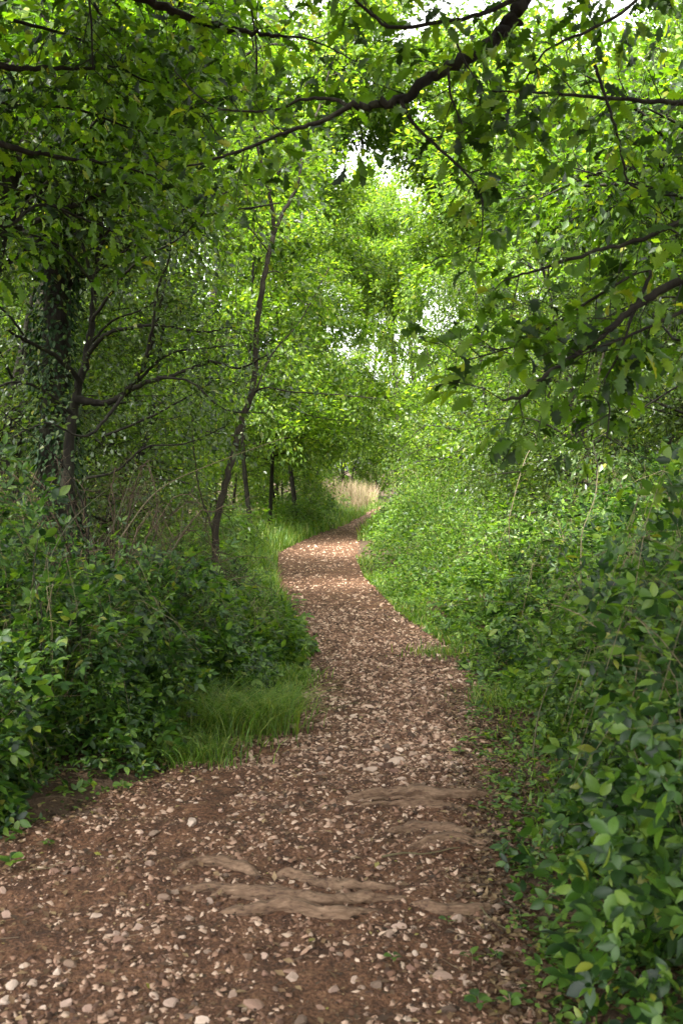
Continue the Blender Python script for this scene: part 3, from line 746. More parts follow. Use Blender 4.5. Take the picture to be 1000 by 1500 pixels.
for i, (px, py, s) in enumerate(SEED):
    r = np.random.RandomState(500 + i); c = onpath(px, py); z0 = float(max(ground_z(*c), path_z(*c)))
    t = thing('seedling', 'small green seedling ' + whr[i], 'seedling', (c[0], c[1], z0), 'green seedlings on the bare margins')
    ge = Geo(); ge.add(*tube(np.array([(0, 0, -.01), (.004, 0, s * .5), (.0, .004, s)]), [.0015, .0012, .001], 4)); part('stem', ge.mesh('stem', M['cane']), t)
    k = r.randint(4, 8); a = np.arange(k) * 2.4 + r.rand(); D = np.stack([np.cos(a), np.sin(a), .15 + 0 * a], -1)
    d, nn = frames(r, D, 1, .15, .1, .3); P = np.column_stack([D[:, :2] * .006, s * (.5 + .5 * np.arange(k) / k)])
    leaf_objects('leaf', P, d, nn, np.full(k, s * .95) * r.uniform(.7, 1.1, k), mesh_np('seed_leaf', SERR[0], SERR[1], FR), t)

# ------------------------------------------------------------------ trees
def side_twigs(r, pts, rad, spacing, lmin, lmax, ge, up=.15, k=3, segs=3, sub=1, t0=.0, thick=.0045):
    """twigs along a polyline; returns anchor points and directions for leaves"""
    seg = np.linalg.norm(np.diff(pts, axis=0), axis=1); cum = np.concatenate([[0], np.cumsum(seg)]); L = cum[-1]
    n = max(1, int(L / spacing)); A = []; D = []
    for s in np.linspace(L * t0, L, n + 1)[1:]:
        j = min(np.searchsorted(cum, s) - 1, len(pts) - 2); j = max(j, 0)
        f = (s - cum[j]) / max(seg[j], 1e-6); p = pts[j] * (1 - f) + pts[j + 1] * f
        tan = norm(pts[j + 1] - pts[j])
        q = r.randn(3); q -= tan * (q @ tan); q = q / np.linalg.norm(q)
        d = norm(q * .8 + tan * .55 + np.array((0, 0, up)))
        ln = r.uniform(lmin, lmax)
        q1 = p + d * ln * .5 + r.randn(3) * ln * .05; q2 = p + d * ln + np.array((0, 0, -.12 * ln)) + r.randn(3) * ln * .08
        ge.add(*tube(np.array([p, q1, q2]), [thick, thick * .7, thick * .4], k))
        A += [q1, q2, p * .3 + q1 * .7 + 0, (q1 + q2) / 2]; D += [d, norm(q2 - q1), d, norm(q2 - q1)]
        for _ in range(sub):
            d2 = norm(d + r.randn(3) * .7); e = q1 + d2 * ln * .6
            ge.add(*tube(np.array([q1, (q1 + e) / 2 + r.randn(3) * ln * .04, e]), [thick * .6, thick * .45, thick * .3], k))
            A += [e, (q1 + e) / 2]; D += [d2, d2]
    return np.array(A), np.array(D)

def generic_tree(seed, h, cr, base, r0, nl, twigs, nleaf, leaf, mat, bark, spread=.16, stems=1, lean=.3):
    """returns (trunk mesh, crown mesh)"""
    r = np.random.RandomState(seed); ge = Geo(); A = []; D = []
    for s in range(stems):
        a0 = r.uniform(0, 6.283); k = 0 if stems == 1 else .5 * cr
        top = np.array((math.cos(a0) * (k + lean * r.rand()), math.sin(a0) * (k + lean * r.rand()), h * r.uniform(.8, .98)))
        b0 = np.array((math.cos(a0), math.sin(a0), 0)) * (0 if stems == 1 else .15)
        mid = (b0 + top) / 2 + np.array((r.randn() * .2, r.randn() * .2, 0)); q = (b0 + mid) / 2 + np.array((r.randn() * .1, r.randn() * .1, 0))
        tr = catmull(np.array([b0 - (0, 0, .15), q, mid, top]), 8); n = len(tr)
        rad = r0 * (1 - .85 * np.linspace(0, 1, n)) + .012; rad[0] *= 1.35
        if stems == 1: ge.add(*tube(tr, rad, 9, .22, r))
        else: ge.add(*tube(tr, rad, 6, .15, r))
        for i in range(nl):
            f = (i + r.rand()) / nl; zt = base / h + (1 - base / h) * f * .98
            j = min(int(zt * (n - 1)), n - 2); p = tr[j] + (tr[j + 1] - tr[j]) * (zt * (n - 1) - j)
            prof = math.sin(math.pi * min(1, .22 + .78 * f) ** .9) ** .6 if f > .1 else .85
            a = i * 2.4 + r.normal(0, .4); L = cr * (.45 + .65 * prof) * r.uniform(.7, 1.1)
            dr = np.array((math.cos(a), math.sin(a), 0)); rise = .15 + .6 * f
            p1 = p + dr * L * .35 + np.array((0, 0, L * .35 * rise * 1.3)); p2 = p + dr * L * .7 + np.array((0, 0, L * rise * .6)) + r.randn(3) * .1 * L
            p3 = p + dr * L + np.array((0, 0, L * rise * .55 - .12 * L)) + r.randn(3) * .1 * L
            c = catmull(np.array([p, p1, p2, p3]), 4); rl = max(.008, rad[j] * .45)
            ge.add(*tube(c, np.linspace(rl, .005, len(c)), 5))
            a_, d_ = side_twigs(r, c, rl, L / twigs, .25 * cr * .5, .5 * cr * .5, ge, .12, 3, 3, 1, .12, .006)
            A.append(a_); D.append(d_)
    A = np.concatenate(A); D = np.concatenate(D)
    idx = r.randint(0, len(A), nleaf)
    off = r.randn(nleaf, 3) * spread; off[:, 2] *= .6
    P = A[idx] + off; d, nn = frames(r, D[idx], .8, .8, .25, .5)
    lg = Geo(); lg.add(*leaves(P, d, nn, leaf * r.uniform(.55, 1.25, nleaf), LEAF2))
    return ge.mesh('tree_trunk', bark, True), lg.mesh('tree_crown', mat)

protos = {}
def proto(kind):
    if kind in protos: return protos[kind]
    spec = {
        'tall1': (1, 12.5, 3.0, 3.4, .065, 34, 9, 30000, .140, M['far'], M['bark'], .20, 1),
        'tall2': (2, 11.0, 2.7, 3.2, .065, 34, 9, 30000, .125, M['far'], M['bark'], .20, 1),
        'tall3': (3, 13.5, 3.3, 4.0, .17, 36, 9, 30000, .142, M['oak'], M['bark'], .22, 1),
        'hazel1': (4, 5.6, 2.0, .9, .035, 9, 7, 24000, .095, M['far'], M['ashbark'], .16, 5),
        'hazel2': (5, 4.6, 1.8, .6, .03, 9, 7, 22000, .085, M['far'], M['ashbark'], .15, 5),
        'thorn1': (6, 5.0, 1.9, .7, .06, 14, 8, 27000, .064, M['haw'], M['bark'], .13, 3),
        'thorn2': (7, 6.2, 2.2, 1.3, .06, 14, 8, 27000, .070, M['haw'], M['bark'], .14, 3),
    }[kind]
    protos[kind] = generic_tree(*spec); return protos[kind]

def plant_tree(kind, x, y, rot, sc, label, name=None, group='trees lining the path'):
    tm, cm = proto(kind)
    nmz = name or {'t': 'woodland_tree', 'h': 'hazel_tree'}.get(kind[0], 'woodland_tree')
    if kind.startswith('thorn'): nmz = name or 'hawthorn_tree'
    t = thing(nmz, label, 'tree', (x, y, float(ground_z(x, y))), group, None, rot, sc)
    part('trunk', tm, t); part('crown', cm, t)
    return t

TREES = [
    # left side
    ('thorn2', -4.4, 11.5, .3, 1.0, 'dense dark hawthorn behind the ivy covered trunk'),
    ('thorn1', -3.6, 14.5, 1.3, 1.0, 'small hawthorn showing left of the slender leaning tree'),
    ('tall2', -5.2, 15.5, 2.2, 1.0, 'tall tree rising behind the dark hawthorn on the left'),
    ('hazel1', -4.4, 18.5, .9, 1.0, 'multi stemmed hazel left of the slender tree, middle distance'),
    ('tall1', -2.25, 25.0, 4.1, .9, 'thin trunked tree seen just right of the slender leaning tree'),
    ('tall3', -7.5, 19, 1.1, 1.1, 'broad crowned tree at the far left behind the hawthorns'),
    ('tall2', -1.95, 27.0, 3.3, .85, 'tree with dark trunk standing on the left verge close behind the thin trunked one'),
    ('hazel2', -5.6, 24, 1.9, 1.2, 'bushy hazel beyond the thin trunked trees on the left'),
    ('tall1', -1.35, 31, 5.2, 1.0, 'third dark trunk along the left verge before the bend'),
    ('hazel1', -3.8, 33, 2.6, 1.1, 'hazel filling the gap between the verge trunks'),
    ('tall3', -6.5, 32, .2, 1.1, 'large tree crown showing high left of the bend'),
    ('hazel2', -2.3, 38, 3.5, 1.1, 'light green hazel on the left of the far bend'),
    ('tall2', -3.6, 46, 1.2, 1.1, 'pale tree over the tall dry grass'),
    ('hazel1', -3.6, 50, 4.4, 1.2, 'hazel behind the tall dry grass'),
    ('tall1', -1.6, 64, 2.9, 1.2, 'pale tree at the very end of the path, left'),
    ('tall3', -9, 44, 2.4, 1.2, 'distant broad tree between the left hand crowns'),
    ('thorn1', -6.2, 9.5, 3.9, 1.15, 'hawthorn cut by the left margin behind the bramble'),
    # right side
    ('thorn1', 3.7, 13.5, .7, .95, 'fine leaved hawthorn directly behind the mixed bramble, right'),
    ('thorn2', 5.2, 11.8, 2.7, 1.05, 'dark hawthorn at the right margin under the oak twigs'),
    ('hazel1', 4.6, 16.8, 1.7, 1.05, 'bright hazel behind the hawthorns on the right'),
    ('tall2', 6.4, 17, 3.0, 1.0, 'tall tree above the right hawthorns'),
    ('thorn2', 3.6, 19.5, 4.6, .9, 'hawthorn rising over the tallest hump of the shrub row'),
    ('tall1', 5.0, 23, .5, 1.0, 'tall bright tree right of centre'),
    ('hazel2', 3.4, 25, 5.5, 1.15, 'hazel over the far end of the shrub row'),
    ('tall3', 8.5, 26, 1.5, 1.15, 'broad tree filling the upper right distance'),
    ('hazel1', 3.9, 31, 2.0, 1.1, 'shaded hazel right of the far bend'),
    ('tall2', 5.6, 35, 3.7, 1.15, 'tall tree over the right of the far bend'),
    ('hazel2', 4.6, 41, .4, 1.1, 'hazel overhanging the last visible stretch of path, right'),
    ('tall1', 5.8, 45, 5.9, 1.1, 'pale tall tree right of the sky gap'),
    ('hazel1', 6.2, 54, 2.5, 1.2, 'farthest hazel right of the path end'),
    ('tall2', 2.4, 68, .1, 1.1, 'pale tree closing the view where the path vanishes'),
    ('hazel2', .6, 66, 1.4, 1.4, 'pale bush closing the view below the sky gap'),
    ('hazel1', 4.4, 72, 3.3, 1.5, 'farthest pale bush beyond the path end'),
    ('tall3', 12, 40, 4.4, 1.3, 'distant broad tree low on the right'),
]
for (k, x, y, rot, sc, lab) in TREES:
    plant_tree(k, x, y, rot, sc, lab)
# woodland mass beyond what can be told apart
r = np.random.RandomState(60); ge = Geo(); n = 45000
ang = r.uniform(-1.25, 1.25, n); dist = r.uniform(75, 130, n); x = np.sin(ang) * dist; y = np.cos(ang) * dist + 5
top = 7 + 9 * vnoise(x, y, 9, 3); z = top * r.rand(n) ** .7
P = np.stack([x, y, z], -1); D = r.randn(n, 3); d, nn = frames(r, D, .6, .5, .1, .6)
ge.add(*leaves(P, d, nn, r.uniform(.5, 1.1, n), LEAF2))
o = part('far_woodland', ge.mesh('far_woodland', M['far'])); tag(o, 'hazy mass of woodland foliage beyond the last trees', 'woodland', kind='stuff')

# --- slender leaning tree, left of the path
def px_poly(pts, d0, d1=None):
    d1 = d0 if d1 is None else d1; n = len(pts)
    return np.array([at(p[0], p[1], d0 + (d1 - d0) * i / max(1, n - 1)) for i, p in enumerate(pts)])

def drawn_tree(name, label, loc, stems, bark, mat, leaf, per, spread, tpl, seed, group=None, spacing=.16, twig=(.2, .55), big=None, nbig=0, extra=None, clumpy=False, pxk=9):
    """stems: list of (world polyline, r0, r1, part name, twigs?)"""
    r = np.random.RandomState(seed); t = thing(name, label, 'tree', loc, group); A = []; D = []; L = np.array(loc)
    tg = Geo()
    for (P, r0, r1, pn, tw) in stems:
        c = catmull(P, 7); n = len(c); c[1:-1] += r.randn(n - 2, 3) * min(.008, r0 * .16)
        ge = Geo(); ge.add(*tube(c - L, r0 + (r1 - r0) * np.linspace(0, 1, n) ** .8, pxk if r0 > .02 else 6, .05 if name == 'slender_tree' else .13, r))
        part(pn, ge.mesh(pn, bark, True), t)
        if tw:
            a, d = side_twigs(r, c - L, r1, spacing / tw, twig[0], twig[1], tg, .05, 3, 3, 1, .15, .0032)
            A.append(a); D.append(d)
    if extra is not None:
        A.append(extra[0] - L); D.append(extra[1])
    if not A: return t
    A = np.concatenate(A); D = np.concatenate(D)
    part('twig_spray', tg.mesh('twigs', M['twig'] if bark is not M['bark'] else M['bark'], True), t, kind='stuff')
    n = int(len(A) * per); idx = r.randint(0, len(A), n)
    if clumpy:
        ends = idx[:int(n * .82)] // 6 * 6 + np.where(r.rand(int(n * .82)) < .5, 1, 4); idx[:len(ends)] = np.minimum(ends, len(A) - 1)
    off = r.randn(n, 3) * spread; off[:, 2] *= .7
    P = A[idx] + off; d, nn = frames(r, D[idx] if not clumpy else D[idx] + off * 14, .75, .75, .28, .55)
    size = leaf * r.uniform(.55, 1.2, n)
    if nbig:
        m = pick_near(P, L, size, nbig); mesh = mesh_np(name + '_leaf', (big or tpl)[0], (big or tpl)[1], mat)
        leaf_objects('leaf', P[m][::2], d[m][::2], nn[m][::2], size[m][::2], mesh, t)
        leaf_objects('leaf', P[m][1::2], d[m][1::2], nn[m][1::2], size[m][1::2], mesh_np(name + '_leaf', OAKC[0], OAKC[1], mat), t)
        P, d, nn, size = P[~m], d[~m], nn[~m], size[~m]
    lg = Geo(); h_ = len(P) // 2 if clumpy else len(P); lg.add(*leaves(P[:h_], d[:h_], nn[:h_], size[:h_], OAKL if clumpy else tpl))
    if clumpy: lg.add(*leaves(P[h_:], d[h_:], nn[h_:], size[h_:], OAKL))
    part('crown', lg.mesh('crown', mat), t, kind='stuff')
    return t

d = 11.0
st = [
    (px_poly([(309, 890), (314, 850), (317, 770), (333, 700), (352, 622), (372, 560), (376, 480), (388, 400), (400, 345)], d), .045, .028, 'trunk', 0),
    (px_poly([(400, 345), (398, 300), (386, 250), (372, 180), (376, 100), (366, 40)], d, 10.5), .026, .010, 'branch', 1),
    (px_poly([(400, 345), (418, 305), (436, 270), (446, 215), (470, 150), (486, 90)], d, 11.5), .026, .010, 'branch', 1),
    (px_poly([(371, 575), (390, 568), (430, 574), (500, 579), (560, 584)], d, 10.5), .014, .005, 'branch', .8),
    (px_poly([(315, 790), (306, 760), (292, 715), (284, 655), (280, 600)], d), .013, .006, 'branch', .6),
    (px_poly([(373, 560), (366, 520), (350, 480), (346, 430), (350, 380)], d, 11.5), .008, .004, 'branch', .8),
    (px_poly([(372, 580), (398, 520), (436, 475), (462, 430), (482, 392)], d, 12), .012, .006, 'branch', 1),
    (px_poly([(390, 400), (410, 400), (440, 440), (470, 450)], d, 12), .009, .004, 'branch', 1),
    (px_poly([(395, 370), (360, 330), (310, 300), (260, 290)], d, 10), .010, .004, 'branch', 1),
]
drawn_tree('slender_tree', 'slender leaning tree with bare dark stem on the left of the path', tuple(at(312, 880, d) * (1, 1, 0)), st, M['ashbark'], M['far'], .075, 5, .12, LEAF4, 41, spacing=.22)

# --- old hawthorn on the left with long low limbs
d = 8.8
st = [
    (px_poly([(96, 720), (104, 640), (112, 580), (128, 520), (136, 460), (140, 400), (150, 330), (146, 250)], d, 9.2), .055, .016, 'trunk', 1),
    (px_poly([(128, 520), (150, 495), (180, 482), (230, 476), (290, 486), (340, 480)], d, 8.2), .024, .006, 'branch', 1),
    (px_poly([(112, 585), (150, 590), (178, 580), (206, 545), (222, 500), (234, 450), (244, 410)], d, 8.6), .036, .010, 'branch', 1),
    (px_poly([(178, 580), (215, 560), (255, 550), (310, 530), (350, 540), (392, 520)], d, 8.0), .026, .006, 'branch', 1),
    (px_poly([(200, 560), (245, 520), (300, 510), (350, 505)], d, 8.4), .016, .005, 'branch', 1),
    (px_poly([(136, 500), (165, 470), (205, 455), (245, 430)], d, 8.4), .014, .005, 'branch', 1),
    (px_poly([(120, 560), (80, 520), (40, 500), (5, 480)], d, 8.0), .026, .010, 'branch', 1),
    (px_poly([(40, 500), (20, 470), (-20, 430)], 8.1, 7.6), .014, .006, 'branch', 1),
    (px_poly([(142, 400), (180, 370), (240, 340), (300, 345)], d, 8.2), .014, .005, 'branch', 1),
    (px_poly([(140, 420), (100, 370), (50, 345), (0, 340)], d, 8.0), .014, .005, 'branch', 1),
    (px_poly([(150, 640), (200, 620), (260, 590), (310, 560)], 8.6, 8.2), .014, .005, 'branch', .8),
    (px_poly([(140, 430), (110, 330), (60, 290), (0, 270)], 8.6, 7.4), .016, .005, 'branch', .8),
    (px_poly([(148, 360), (170, 320), (200, 300), (250, 330), (300, 345)], 8.8, 7.6), .015, .005, 'branch', .8),
    (px_poly([(134, 470), (170, 420), (200, 385), (262, 350), (300, 310)], 8.6, 7.4), .017, .005, 'branch', .8),
    (px_poly([(215, 520), (225, 470), (232, 420), (250, 370), (246, 320)], 8.0, 7.6), .015, .006, 'branch', .8),
    (px_poly([(180, 580), (150, 620), (120, 640), (70, 620), (20, 640)], 8.2, 7.4), .016, .006, 'branch', .8),
    (px_poly([(230, 552), (280, 560), (330, 600), (390, 605)], 8.0, 7.8), .013, .004, 'branch', .8),
    (px_poly([(128, 700), (170, 690), (215, 655), (270, 650), (330, 625)], 8.4, 7.6), .013, .004, 'branch', .8),
    (px_poly([(110, 610), (60, 570), (20, 560), (-20, 575)], 8.6, 7.6), .018, .007, 'branch', .8),
]
drawn_tree('hawthorn_tree', 'old dark hawthorn with long low curving limbs left of the slender tree', tuple(at(96, 800, d) * (1, 1, 0)), st, M['bark'], M['haw'], .052, 6, .11, LEAF4, 42, spacing=.13, twig=(.18, .6))

# --- ivy covered trunk
d = 9.6; r = np.random.RandomState(70)
loc = at(86, 800, d) * (1, 1, 0)
t = thing('ivy_clad_tree', 'thick ivy covered trunk at the far left with high dark crown', 'tree', tuple(loc))
c = catmull(np.array([(0, 0, -.1), (.02, 0, 1.2), (-.04, 0, 2.6), (.03, .05, 4.2), (.1, .1, 7.5)]), 8)
ge = Geo(); ge.add(*tube(c, np.linspace(.18, .10, len(c)), 14, .3, r)); part('trunk', ge.mesh('trunk', M['bark'], True), t)
n = 6500; h = r.uniform(.0, 6.2, n); a = r.uniform(0, 6.283, n); rr = .18 + .05 * vnoise(a * 2, h, .5) + .10 * r.rand(n) ** 2 - .012 * h
P = np.stack([np.cos(a) * rr, np.sin(a) * rr, h], -1); P[:, 0] += np.interp(h, c[:, 2], c[:, 0]); D = np.stack([np.cos(a) * .6, np.sin(a) * .6, -.8 + 0 * a], -1)
dd, nn = frames(r, D, .1, .4, .1, .1); nn = norm(np.stack([np.cos(a), np.sin(a), .5 + 0 * a], -1) + .35 * r.randn(n, 3)); nn = norm(nn - (nn * dd).sum(-1, keepdims=True) * dd)
lg = Geo(); lg.add(*leaves(P, dd, nn, r.uniform(.04, .075, n), LEAF4)); part('ivy_cover', lg.mesh('ivy', M['ivy']), t, kind='stuff')
ge = Geo(); A = []; D = []
for i in range(16):
    a = i * 2.4; z = 3.4 + i * .28; L = r.uniform(1.2, 2.4); p = np.array((0, 0, z)); e = p + np.array((math.cos(a) * L, math.sin(a) * L, L * .4))
    cc = catmull(np.array([p, (p + e) / 2 + (0, 0, .2), e]), 5); ge.add(*tube(cc, np.linspace(.035, .008, len(cc)), 5)); a_, d_ = side_twigs(r, cc, .01, .18, .3, .7, ge); A.append(a_); D.append(d_)
part('limb_spread', ge.mesh('limbs', M['bark'], True), t, kind='stuff')
A = np.concatenate(A); D = np.concatenate(D); n = 16000; idx = r.randint(0, len(A), n); P = A[idx] + r.randn(n, 3) * .14; dd, nn = frames(r, D[idx], .8, .8, .25, .5)
lg = Geo(); lg.add(*leaves(P, dd, nn, r.uniform(.05, .10, n), LEAF4)); part('crown', lg.mesh('crown', M['haw']), t, kind='stuff')

# --- oaks overhanging the path: trunks stand outside the frame
def rosettes(r, A, D, k): pass
def oak_branches(defs):
    out = []
    for (pts, d0, d1, r0, r1, tw) in defs:
        out.append((px_poly(pts, d0, d1), r0, r1, 'branch', tw))
    return out
OR = oak_branches([
    ([(1500, -500), (1100, -330), (860, -150), (770, -5), (740, 38), (700, 75), (640, 108), (588, 146), (550, 154), (512, 156)], 4.6, 4.5, .050, .015, .35),
    ([(512, 156), (470, 178), (430, 190), (385, 208), (340, 225), (290, 240), (245, 250)], 4.5, 4.7, .013, .004, .8),
    ([(512, 156), (488, 146), (440, 146), (410, 160), (370, 163), (320, 159), (285, 135), (256, 104)], 4.5, 4.9, .010, .003, .8),
    ([(586, 147), (605, 180), (640, 215), (678, 250), (703, 284), (706, 330), (696, 384)], 4.5, 4.3, .010, .003, .8),
    ([(656, 100), (660, 140), (676, 182)], 4.5, 4.4, .008, .003, 1.2),
    ([(775, -10), (730, 10), (690, 25), (650, 32), (574, 40), (545, 22), (510, -10)], 4.4, 4.2, .013, .006, 1),
    ([(660, 40), (680, 90), (705, 130), (722, 180)], 4.4, 4.3, .006, .003, 1.3),
    ([(1450, 100), (1200, 150), (1000, 150), (930, 147), (850, 140), (790, 136), (720, 133)], 4.3, 4.2, .016, .004, 1.0),
    ([(870, 95), (885, 140), (900, 185), (912, 235), (925, 272), (1000, 290)], 4.2, 4.2, .008, .004, 1.2),
    ([(1350, 200), (1120, 270), (1000, 322), (940, 350), (860, 370), (790, 395), (735, 412)], 3.9, 4.1, .018, .004, 1.0),
    ([(1400, 200), (1150, 330), (1000, 408), (930, 450), (870, 500), (800, 548), (765, 580), (735, 586)], 3.8, 3.9, .024, .005, 1.0),
    ([(930, 450), (950, 395), (880, 430), (820, 470), (760, 505), (680, 528)], 3.9, 4.2, .009, .003, 1.1),
    ([(1000, 455), (960, 475), (900, 500), (850, 520)], 3.7, 3.8, .009, .004, 1.2),
    ([(930, 452), (905, 520), (885, 560), (892, 600), (888, 640)], 3.85, 3.8, .006, .003, .8),
    ([(1200, -200), (1000, -80), (920, 10), (860, 45), (800, 75), (760, 130)], 4.8, 4.6, .014, .004, 1.0),
    ([(1300, 420), (1100, 480), (1000, 498), (975, 485), (955, 460)], 4.4, 4.8, .012, .004, 1),
])
oak_base = np.array((3.9, 4.4, 0))
tr = np.array([(3.9, 4.4, -.1), (3.95, 4.4, 1.2), (3.8, 4.5, 2.4), (3.85, 4.5, 4.2), (3.4, 4.6, 6.5), (3.6, 4.8, 9)])
drawn_tree('oak_tree', 'oak reaching in from the upper right with dark arching branch and lobed leaves', tuple(oak_base), [(tr, .26, .12, 'trunk', 0)] + OR, M['bark'], M['oak'], .095, 1.8, .035, OAK, 50, spacing=.085, twig=(.08, .30), nbig=300, clumpy=True)
OL = oak_branches([
    ([(-700, -700), (-200, -250), (100, -60), (215, 0), (300, 32), (355, 45), (408, 52)], 5.6, 5.6, .05, .010, .9),
    ([(408, 52), (460, 60), (520, 90)], 5.6, 5.4, .009, .003, 1),
    ([(-500, -200), (-150, 20), (0, 95), (60, 100), (130, 100), (175, 97)], 5.2, 5.6, .03, .005, 1.3),
    ([(-500, 0), (-200, 150), (0, 210), (80, 230), (160, 240), (230, 262)], 5.0, 5.8, .03, .004, 1.3),
    ([(124, -40), (134, 30), (136, 100)], 5.2, 5.3, .008, .004, 1.3),
    ([(360, -30), (375, 60), (376, 150)], 5.8, 5.8, .008, .004, .7),
    ([(-400, 200), (-150, 300), (0, 330), (60, 300), (120, 320), (180, 345)], 5.4, 6.2, .02, .004, 1.2),
    ([(-100, -300), (60, -100), (180, 60), (280, 150), (330, 210)], 6.2, 6.8, .02, .004, 1.2),
    ([(20, 30), (120, 60), (220, 120), (300, 100)], 6.0, 6.6, .012, .003, 1.3),
    ([(-300, 100), (0, 150), (110, 160), (200, 190), (270, 200)], 6.0, 6.6, .014, .003, 1.3),
])
tr = np.array([(-4.2, 5.4, -.1), (-4.3, 5.4, 1.5), (-4.1, 5.5, 3.2), (-4.0, 5.4, 5), (-3.4, 5.2, 7), (-3, 5, 9.5)])
drawn_tree('oak_tree', 'oak hanging in from the upper left with broad mid green leaves', (-4.2, 5.4, 0), [(tr, .28, .12, 'trunk', 0)] + OL, M['bark'], M['oak'], .097, 1.9, .06, OAK, 51, spacing=.075, twig=(.12, .42), nbig=300, clumpy=True)

# overhead crowns of middle distance oaks closing the roof above the path; near ones added for shade
def overhead(label, base, crown_c, crown_r, n, leaf, seed, mat=M['oak'], nl=26):
    r = np.random.RandomState(seed); t = thing('oak_tree', label, 'tree', tuple(base), 'oaks arching over the path')
    L = np.array(base); cc = np.array(crown_c) - L; tg = Geo(); A = []; D = []
    trunk = catmull(np.array([(0, 0, -.1), cc * (.1, .1, .3), cc * (.4, .4, .75), cc]), 7)
    tg2 = Geo(); tg2.add(*tube(trunk, np.linspace(.2, .05, len(trunk)), 10, .2, r)); part('trunk', tg2.mesh('trunk', M['bark'], True), t)
    for i in range(nl):
        v = norm(r.randn(3)); v[2] *= .6; e = cc + v * np.array(crown_r) * r.uniform(.6, 1.05); j = r.randint(len(trunk) // 2, len(trunk)); s = trunk[j]
        m = (s + e) / 2 + r.randn(3) * .25 + (0, 0, .2); c = catmull(np.array([s, m, e]), 6)
        tg.add(*tube(c, np.linspace(.03, .005, len(c)), 5)); a, d_ = side_twigs(r, c, .01, .14, .2, .6, tg, .1, 3, 3, 1, .2, .005); A.append(a); D.append(d_)
    part('branch_spread', tg.mesh('branches', M['bark'], True), t, kind='stuff')
    A = np.concatenate(A); D = np.concatenate(D); idx = r.randint(0, len(A), n); off = r.randn(n, 3) * .11; P = A[idx] + off
    d_, nn = frames(r, D[idx] + off * 4, .8, .7, .25, .5); lg = Geo(); lg.add(*leaves(P, d_, nn, leaf * r.uniform(.6, 1.2, n) * 1.05, LEAF2)); part('crown', lg.mesh('crown', mat), t, kind='stuff')
    return t
overhead('oak over the left of the path behind the nearest hanging leaves', (-3.3, 8.3, 0), (-2.2, 8.6, 5.2), (2.2, 2.2, 1.5), 17000, .10, 61)
overhead('oak leaning in from the right over the narrows', (4.6, 9, 0), (3.0, 9, 4.6), (1.7, 2.0, 1.5), 9000, .095, 62)
overhead('oak whose leaves hang over the right bank in the middle distance', (5.5, 12.5, 0), (3.2, 13, 6.0), (2.4, 2.4, 2.2), 17000, .10, 63, M['far'])
overhead('oak above the slender leaning tree', (-4.6, 13, 0), (-1.8, 13.5, 7.0), (2.3, 2.4, 1.8), 16000, .10, 64, M['far'])
hi = overhead('high crown closing the view above the bend, left of the sky gap', (-4.6, 35, 0), (-2.7, 35, 13.0), (3.6, 3.4, 6.0), 36000, .17, 66, M['far'], 44)
copy_thing(hi, (7.3, 43, 0), 2.6, 1.05, 'high crown above the bend, right of the sky gap')
copy_thing(hi, (4.3, 54, 0), 3.2, 1.1, 'pale crown behind the sky gap at the far end of the path')
copy_thing(hi, (3.8, 62, 0), 3.2, 1.35, 'tallest pale crown, farthest back in the arch of the oak branch')
copy_thing(hi, (6.0, 30, 0), 3.4, .98, 'fine leaved crown just right of the gap under the arching branch')
overhead('yellowish crown seen between the arching oak branch and its fork', (-4.4, 27, 0), (.6, 29, 14.2), (3.6, 3.0, 5.2), 32000, .17, 69, M['far'], 40)
shade_oak = overhead('unseen oak added over the right verge to shade the near roots', (3.6, 1.2, 0), (1.4, 2.2, 5.8), (2.9, 2.8, 1.3), 34000, .155, 70)  # unseen oak crown added to shade the foreground, copied below
copy_thing(shade_oak, (-4.2, 1.9, .8), 3.0, 1, 'unseen oak crown added to shade the near path, reaching from the left')
copy_thing(shade_oak, (-4.4, 5.2, .5), 3.2, 1, 'oak crown added for shade high over the left bank, above the long arching grass')  # added to carry the canopy shade further along the path
copy_thing(shade_oak, (4.2, -2.6, .9), .1, 1.05, 'unseen oak added for shade behind the viewer on the right')  # unseen oaks added behind the viewer to darken the foreground
copy_thing(shade_oak, (-3.6, -1.0, 0), 3.6, 1, 'unseen oak added behind the viewer to shade the nearest brambles')

# --- dead brown bush in the left thicket
r = np.random.RandomState(81); d = 7.4; loc = at(150, 900, d) * (1, 1, 0)
t = thing('dead_bush', 'dead brown twiggy bush tangled above the dark brambles on the left', 'dead bush', tuple(loc)); ge = Geo(); g2 = Geo()
for i in range(60):
    a = r.uniform(0, 6.283); R = r.uniform(.5, 1.5); hgt = r.uniform(.8, 1.85)
    p = [(0, 0, 0), (math.cos(a) * R * .3, math.sin(a) * R * .3, hgt * .55), (math.cos(a) * R * .8, math.sin(a) * R * .6, hgt * .95), (math.cos(a) * R * 1.1, math.sin(a) * R * .9, hgt * r.uniform(.6, 1))]
    c = catmull(np.array(p, float), 5) + r.randn(16, 3) * .02; ge.add(*tube(c, np.linspace(.007, .002, 16), 4))
    side_twigs(r, c, .01, .12, .08, .3, g2, .1, 3, 3, 1, .4, .0018)
part('stem_tangle', ge.mesh('stems', M['deadtwig'], True), t, kind='stuff'); part('twig_spray', g2.mesh('twigs', M['deadtwig']), t, kind='stuff')

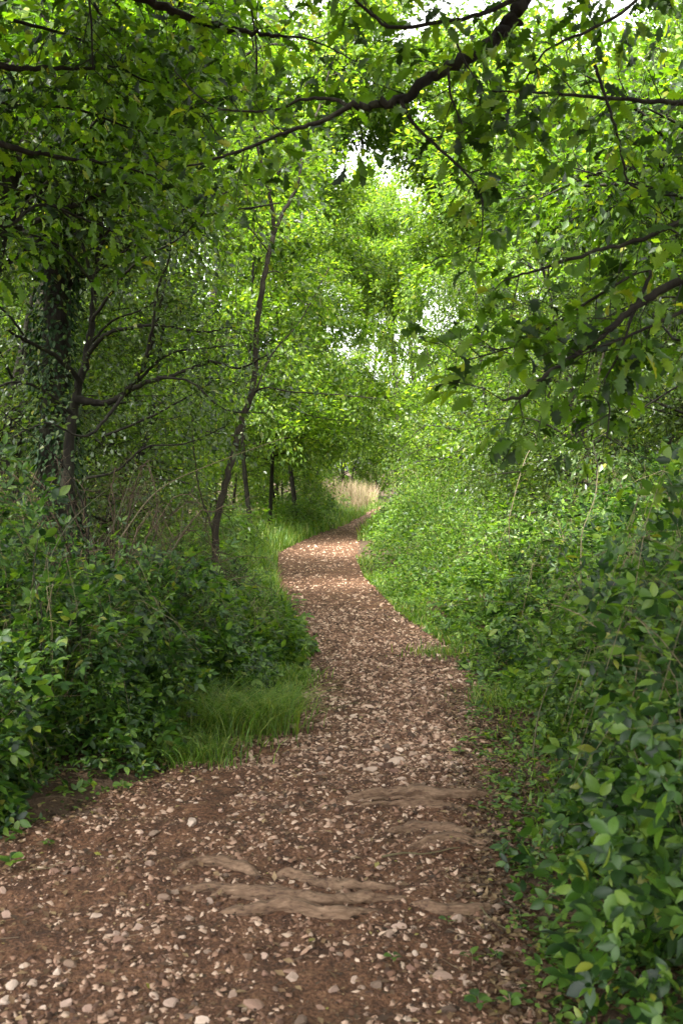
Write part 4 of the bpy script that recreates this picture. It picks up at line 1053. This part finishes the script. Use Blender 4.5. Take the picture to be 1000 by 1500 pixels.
# --- bare arching canes standing out of the brambles
CANES = [([(20, 960), (60, 850), (100, 770), (158, 715)], 5.6, .004, 'pale cane rising out of the left brambles to a hooked tip'),
         ([(120, 900), (128, 850), (170, 760), (200, 680)], 6.0, .004, 'thin upright cane left of the dead brown bush'),
         ([(175, 790), (230, 720), (310, 680), (420, 640)], 6.6, .005, 'long pale cane slanting up towards the slender tree'),
         ([(60, 980), (62, 900), (50, 840), (56, 790)], 5.4, .005, 'dark upright stem at the left of the brambles'),
         ([(0, 600), (50, 640), (100, 690), (130, 760)], 6.2, .006, 'dark bare stem slanting down from the left margin'),
         ([(225, 880), (235, 830), (262, 790), (268, 745)], 6.8, .0035, 'pale thin stem standing before the slender tree'),
         ([(1000, 1140), (960, 1152), (920, 1172), (900, 1182)], 3.2, .005, 'green cane lying across the dark bramble at the right margin'),
         ([(870, 1170), (880, 1130), (900, 1100), (930, 1090)], 3.9, .004, 'short curved green shoot above the upper root side bramble'),
         ([(745, 760), (760, 700), (775, 660), (800, 640)], 8.5, .005, 'pale dry cane rising from the right bramble below the oak leaves'),
         ([(850, 830), (852, 780), (870, 730), (875, 690)], 6.5, .004, 'thin pale stem standing in the bright right bramble'),
         ([(780, 1100), (790, 1040), (810, 990), (835, 960)], 5.2, .004, 'brown dead cane leaning out of the right bank'),
         ([(750, 1130), (800, 1150), (850, 1210)], 4.4, .004, 'fallen brown cane at the foot of the right bank')]
for pts, d, rad, lab in CANES:
    P = catmull(px_poly(pts, d, d + .3), 7); c = P.mean(0); c[2] = 0
    g0 = float(ground_z(P[0, 0], P[0, 1]))
    if P[0, 2] < P[-1, 2] or True:
        low = 0 if P[0, 2] < P[-1, 2] else len(P) - 1
    b = P[low].copy(); b[2] = float(ground_z(b[0], b[1])) - .02
    if P[low, 2] - b[2] > .1:
        P = np.vstack([[b], P]) if low == 0 else np.vstack([P, [b]])
    t = thing('bare_cane', lab, 'cane', tuple(c), 'bare canes standing out of the banks')
    ge = Geo(); ge.add(*tube(P - c, np.linspace(rad, rad * .5, len(P)) if low == 0 else np.linspace(rad * .5, rad, len(P)), 6, .2, r)); part('stem', ge.mesh('cane', M['cane'] if 'dark' not in lab else M['bark'], True), t)
    ge = Geo(); side_twigs(r, P - c, rad, .12, .05, .18, ge, .1, 3, 3, 1, .2, .0015); part('twig_spray', ge.mesh('cane_twigs', M['deadtwig']), t, kind='stuff')
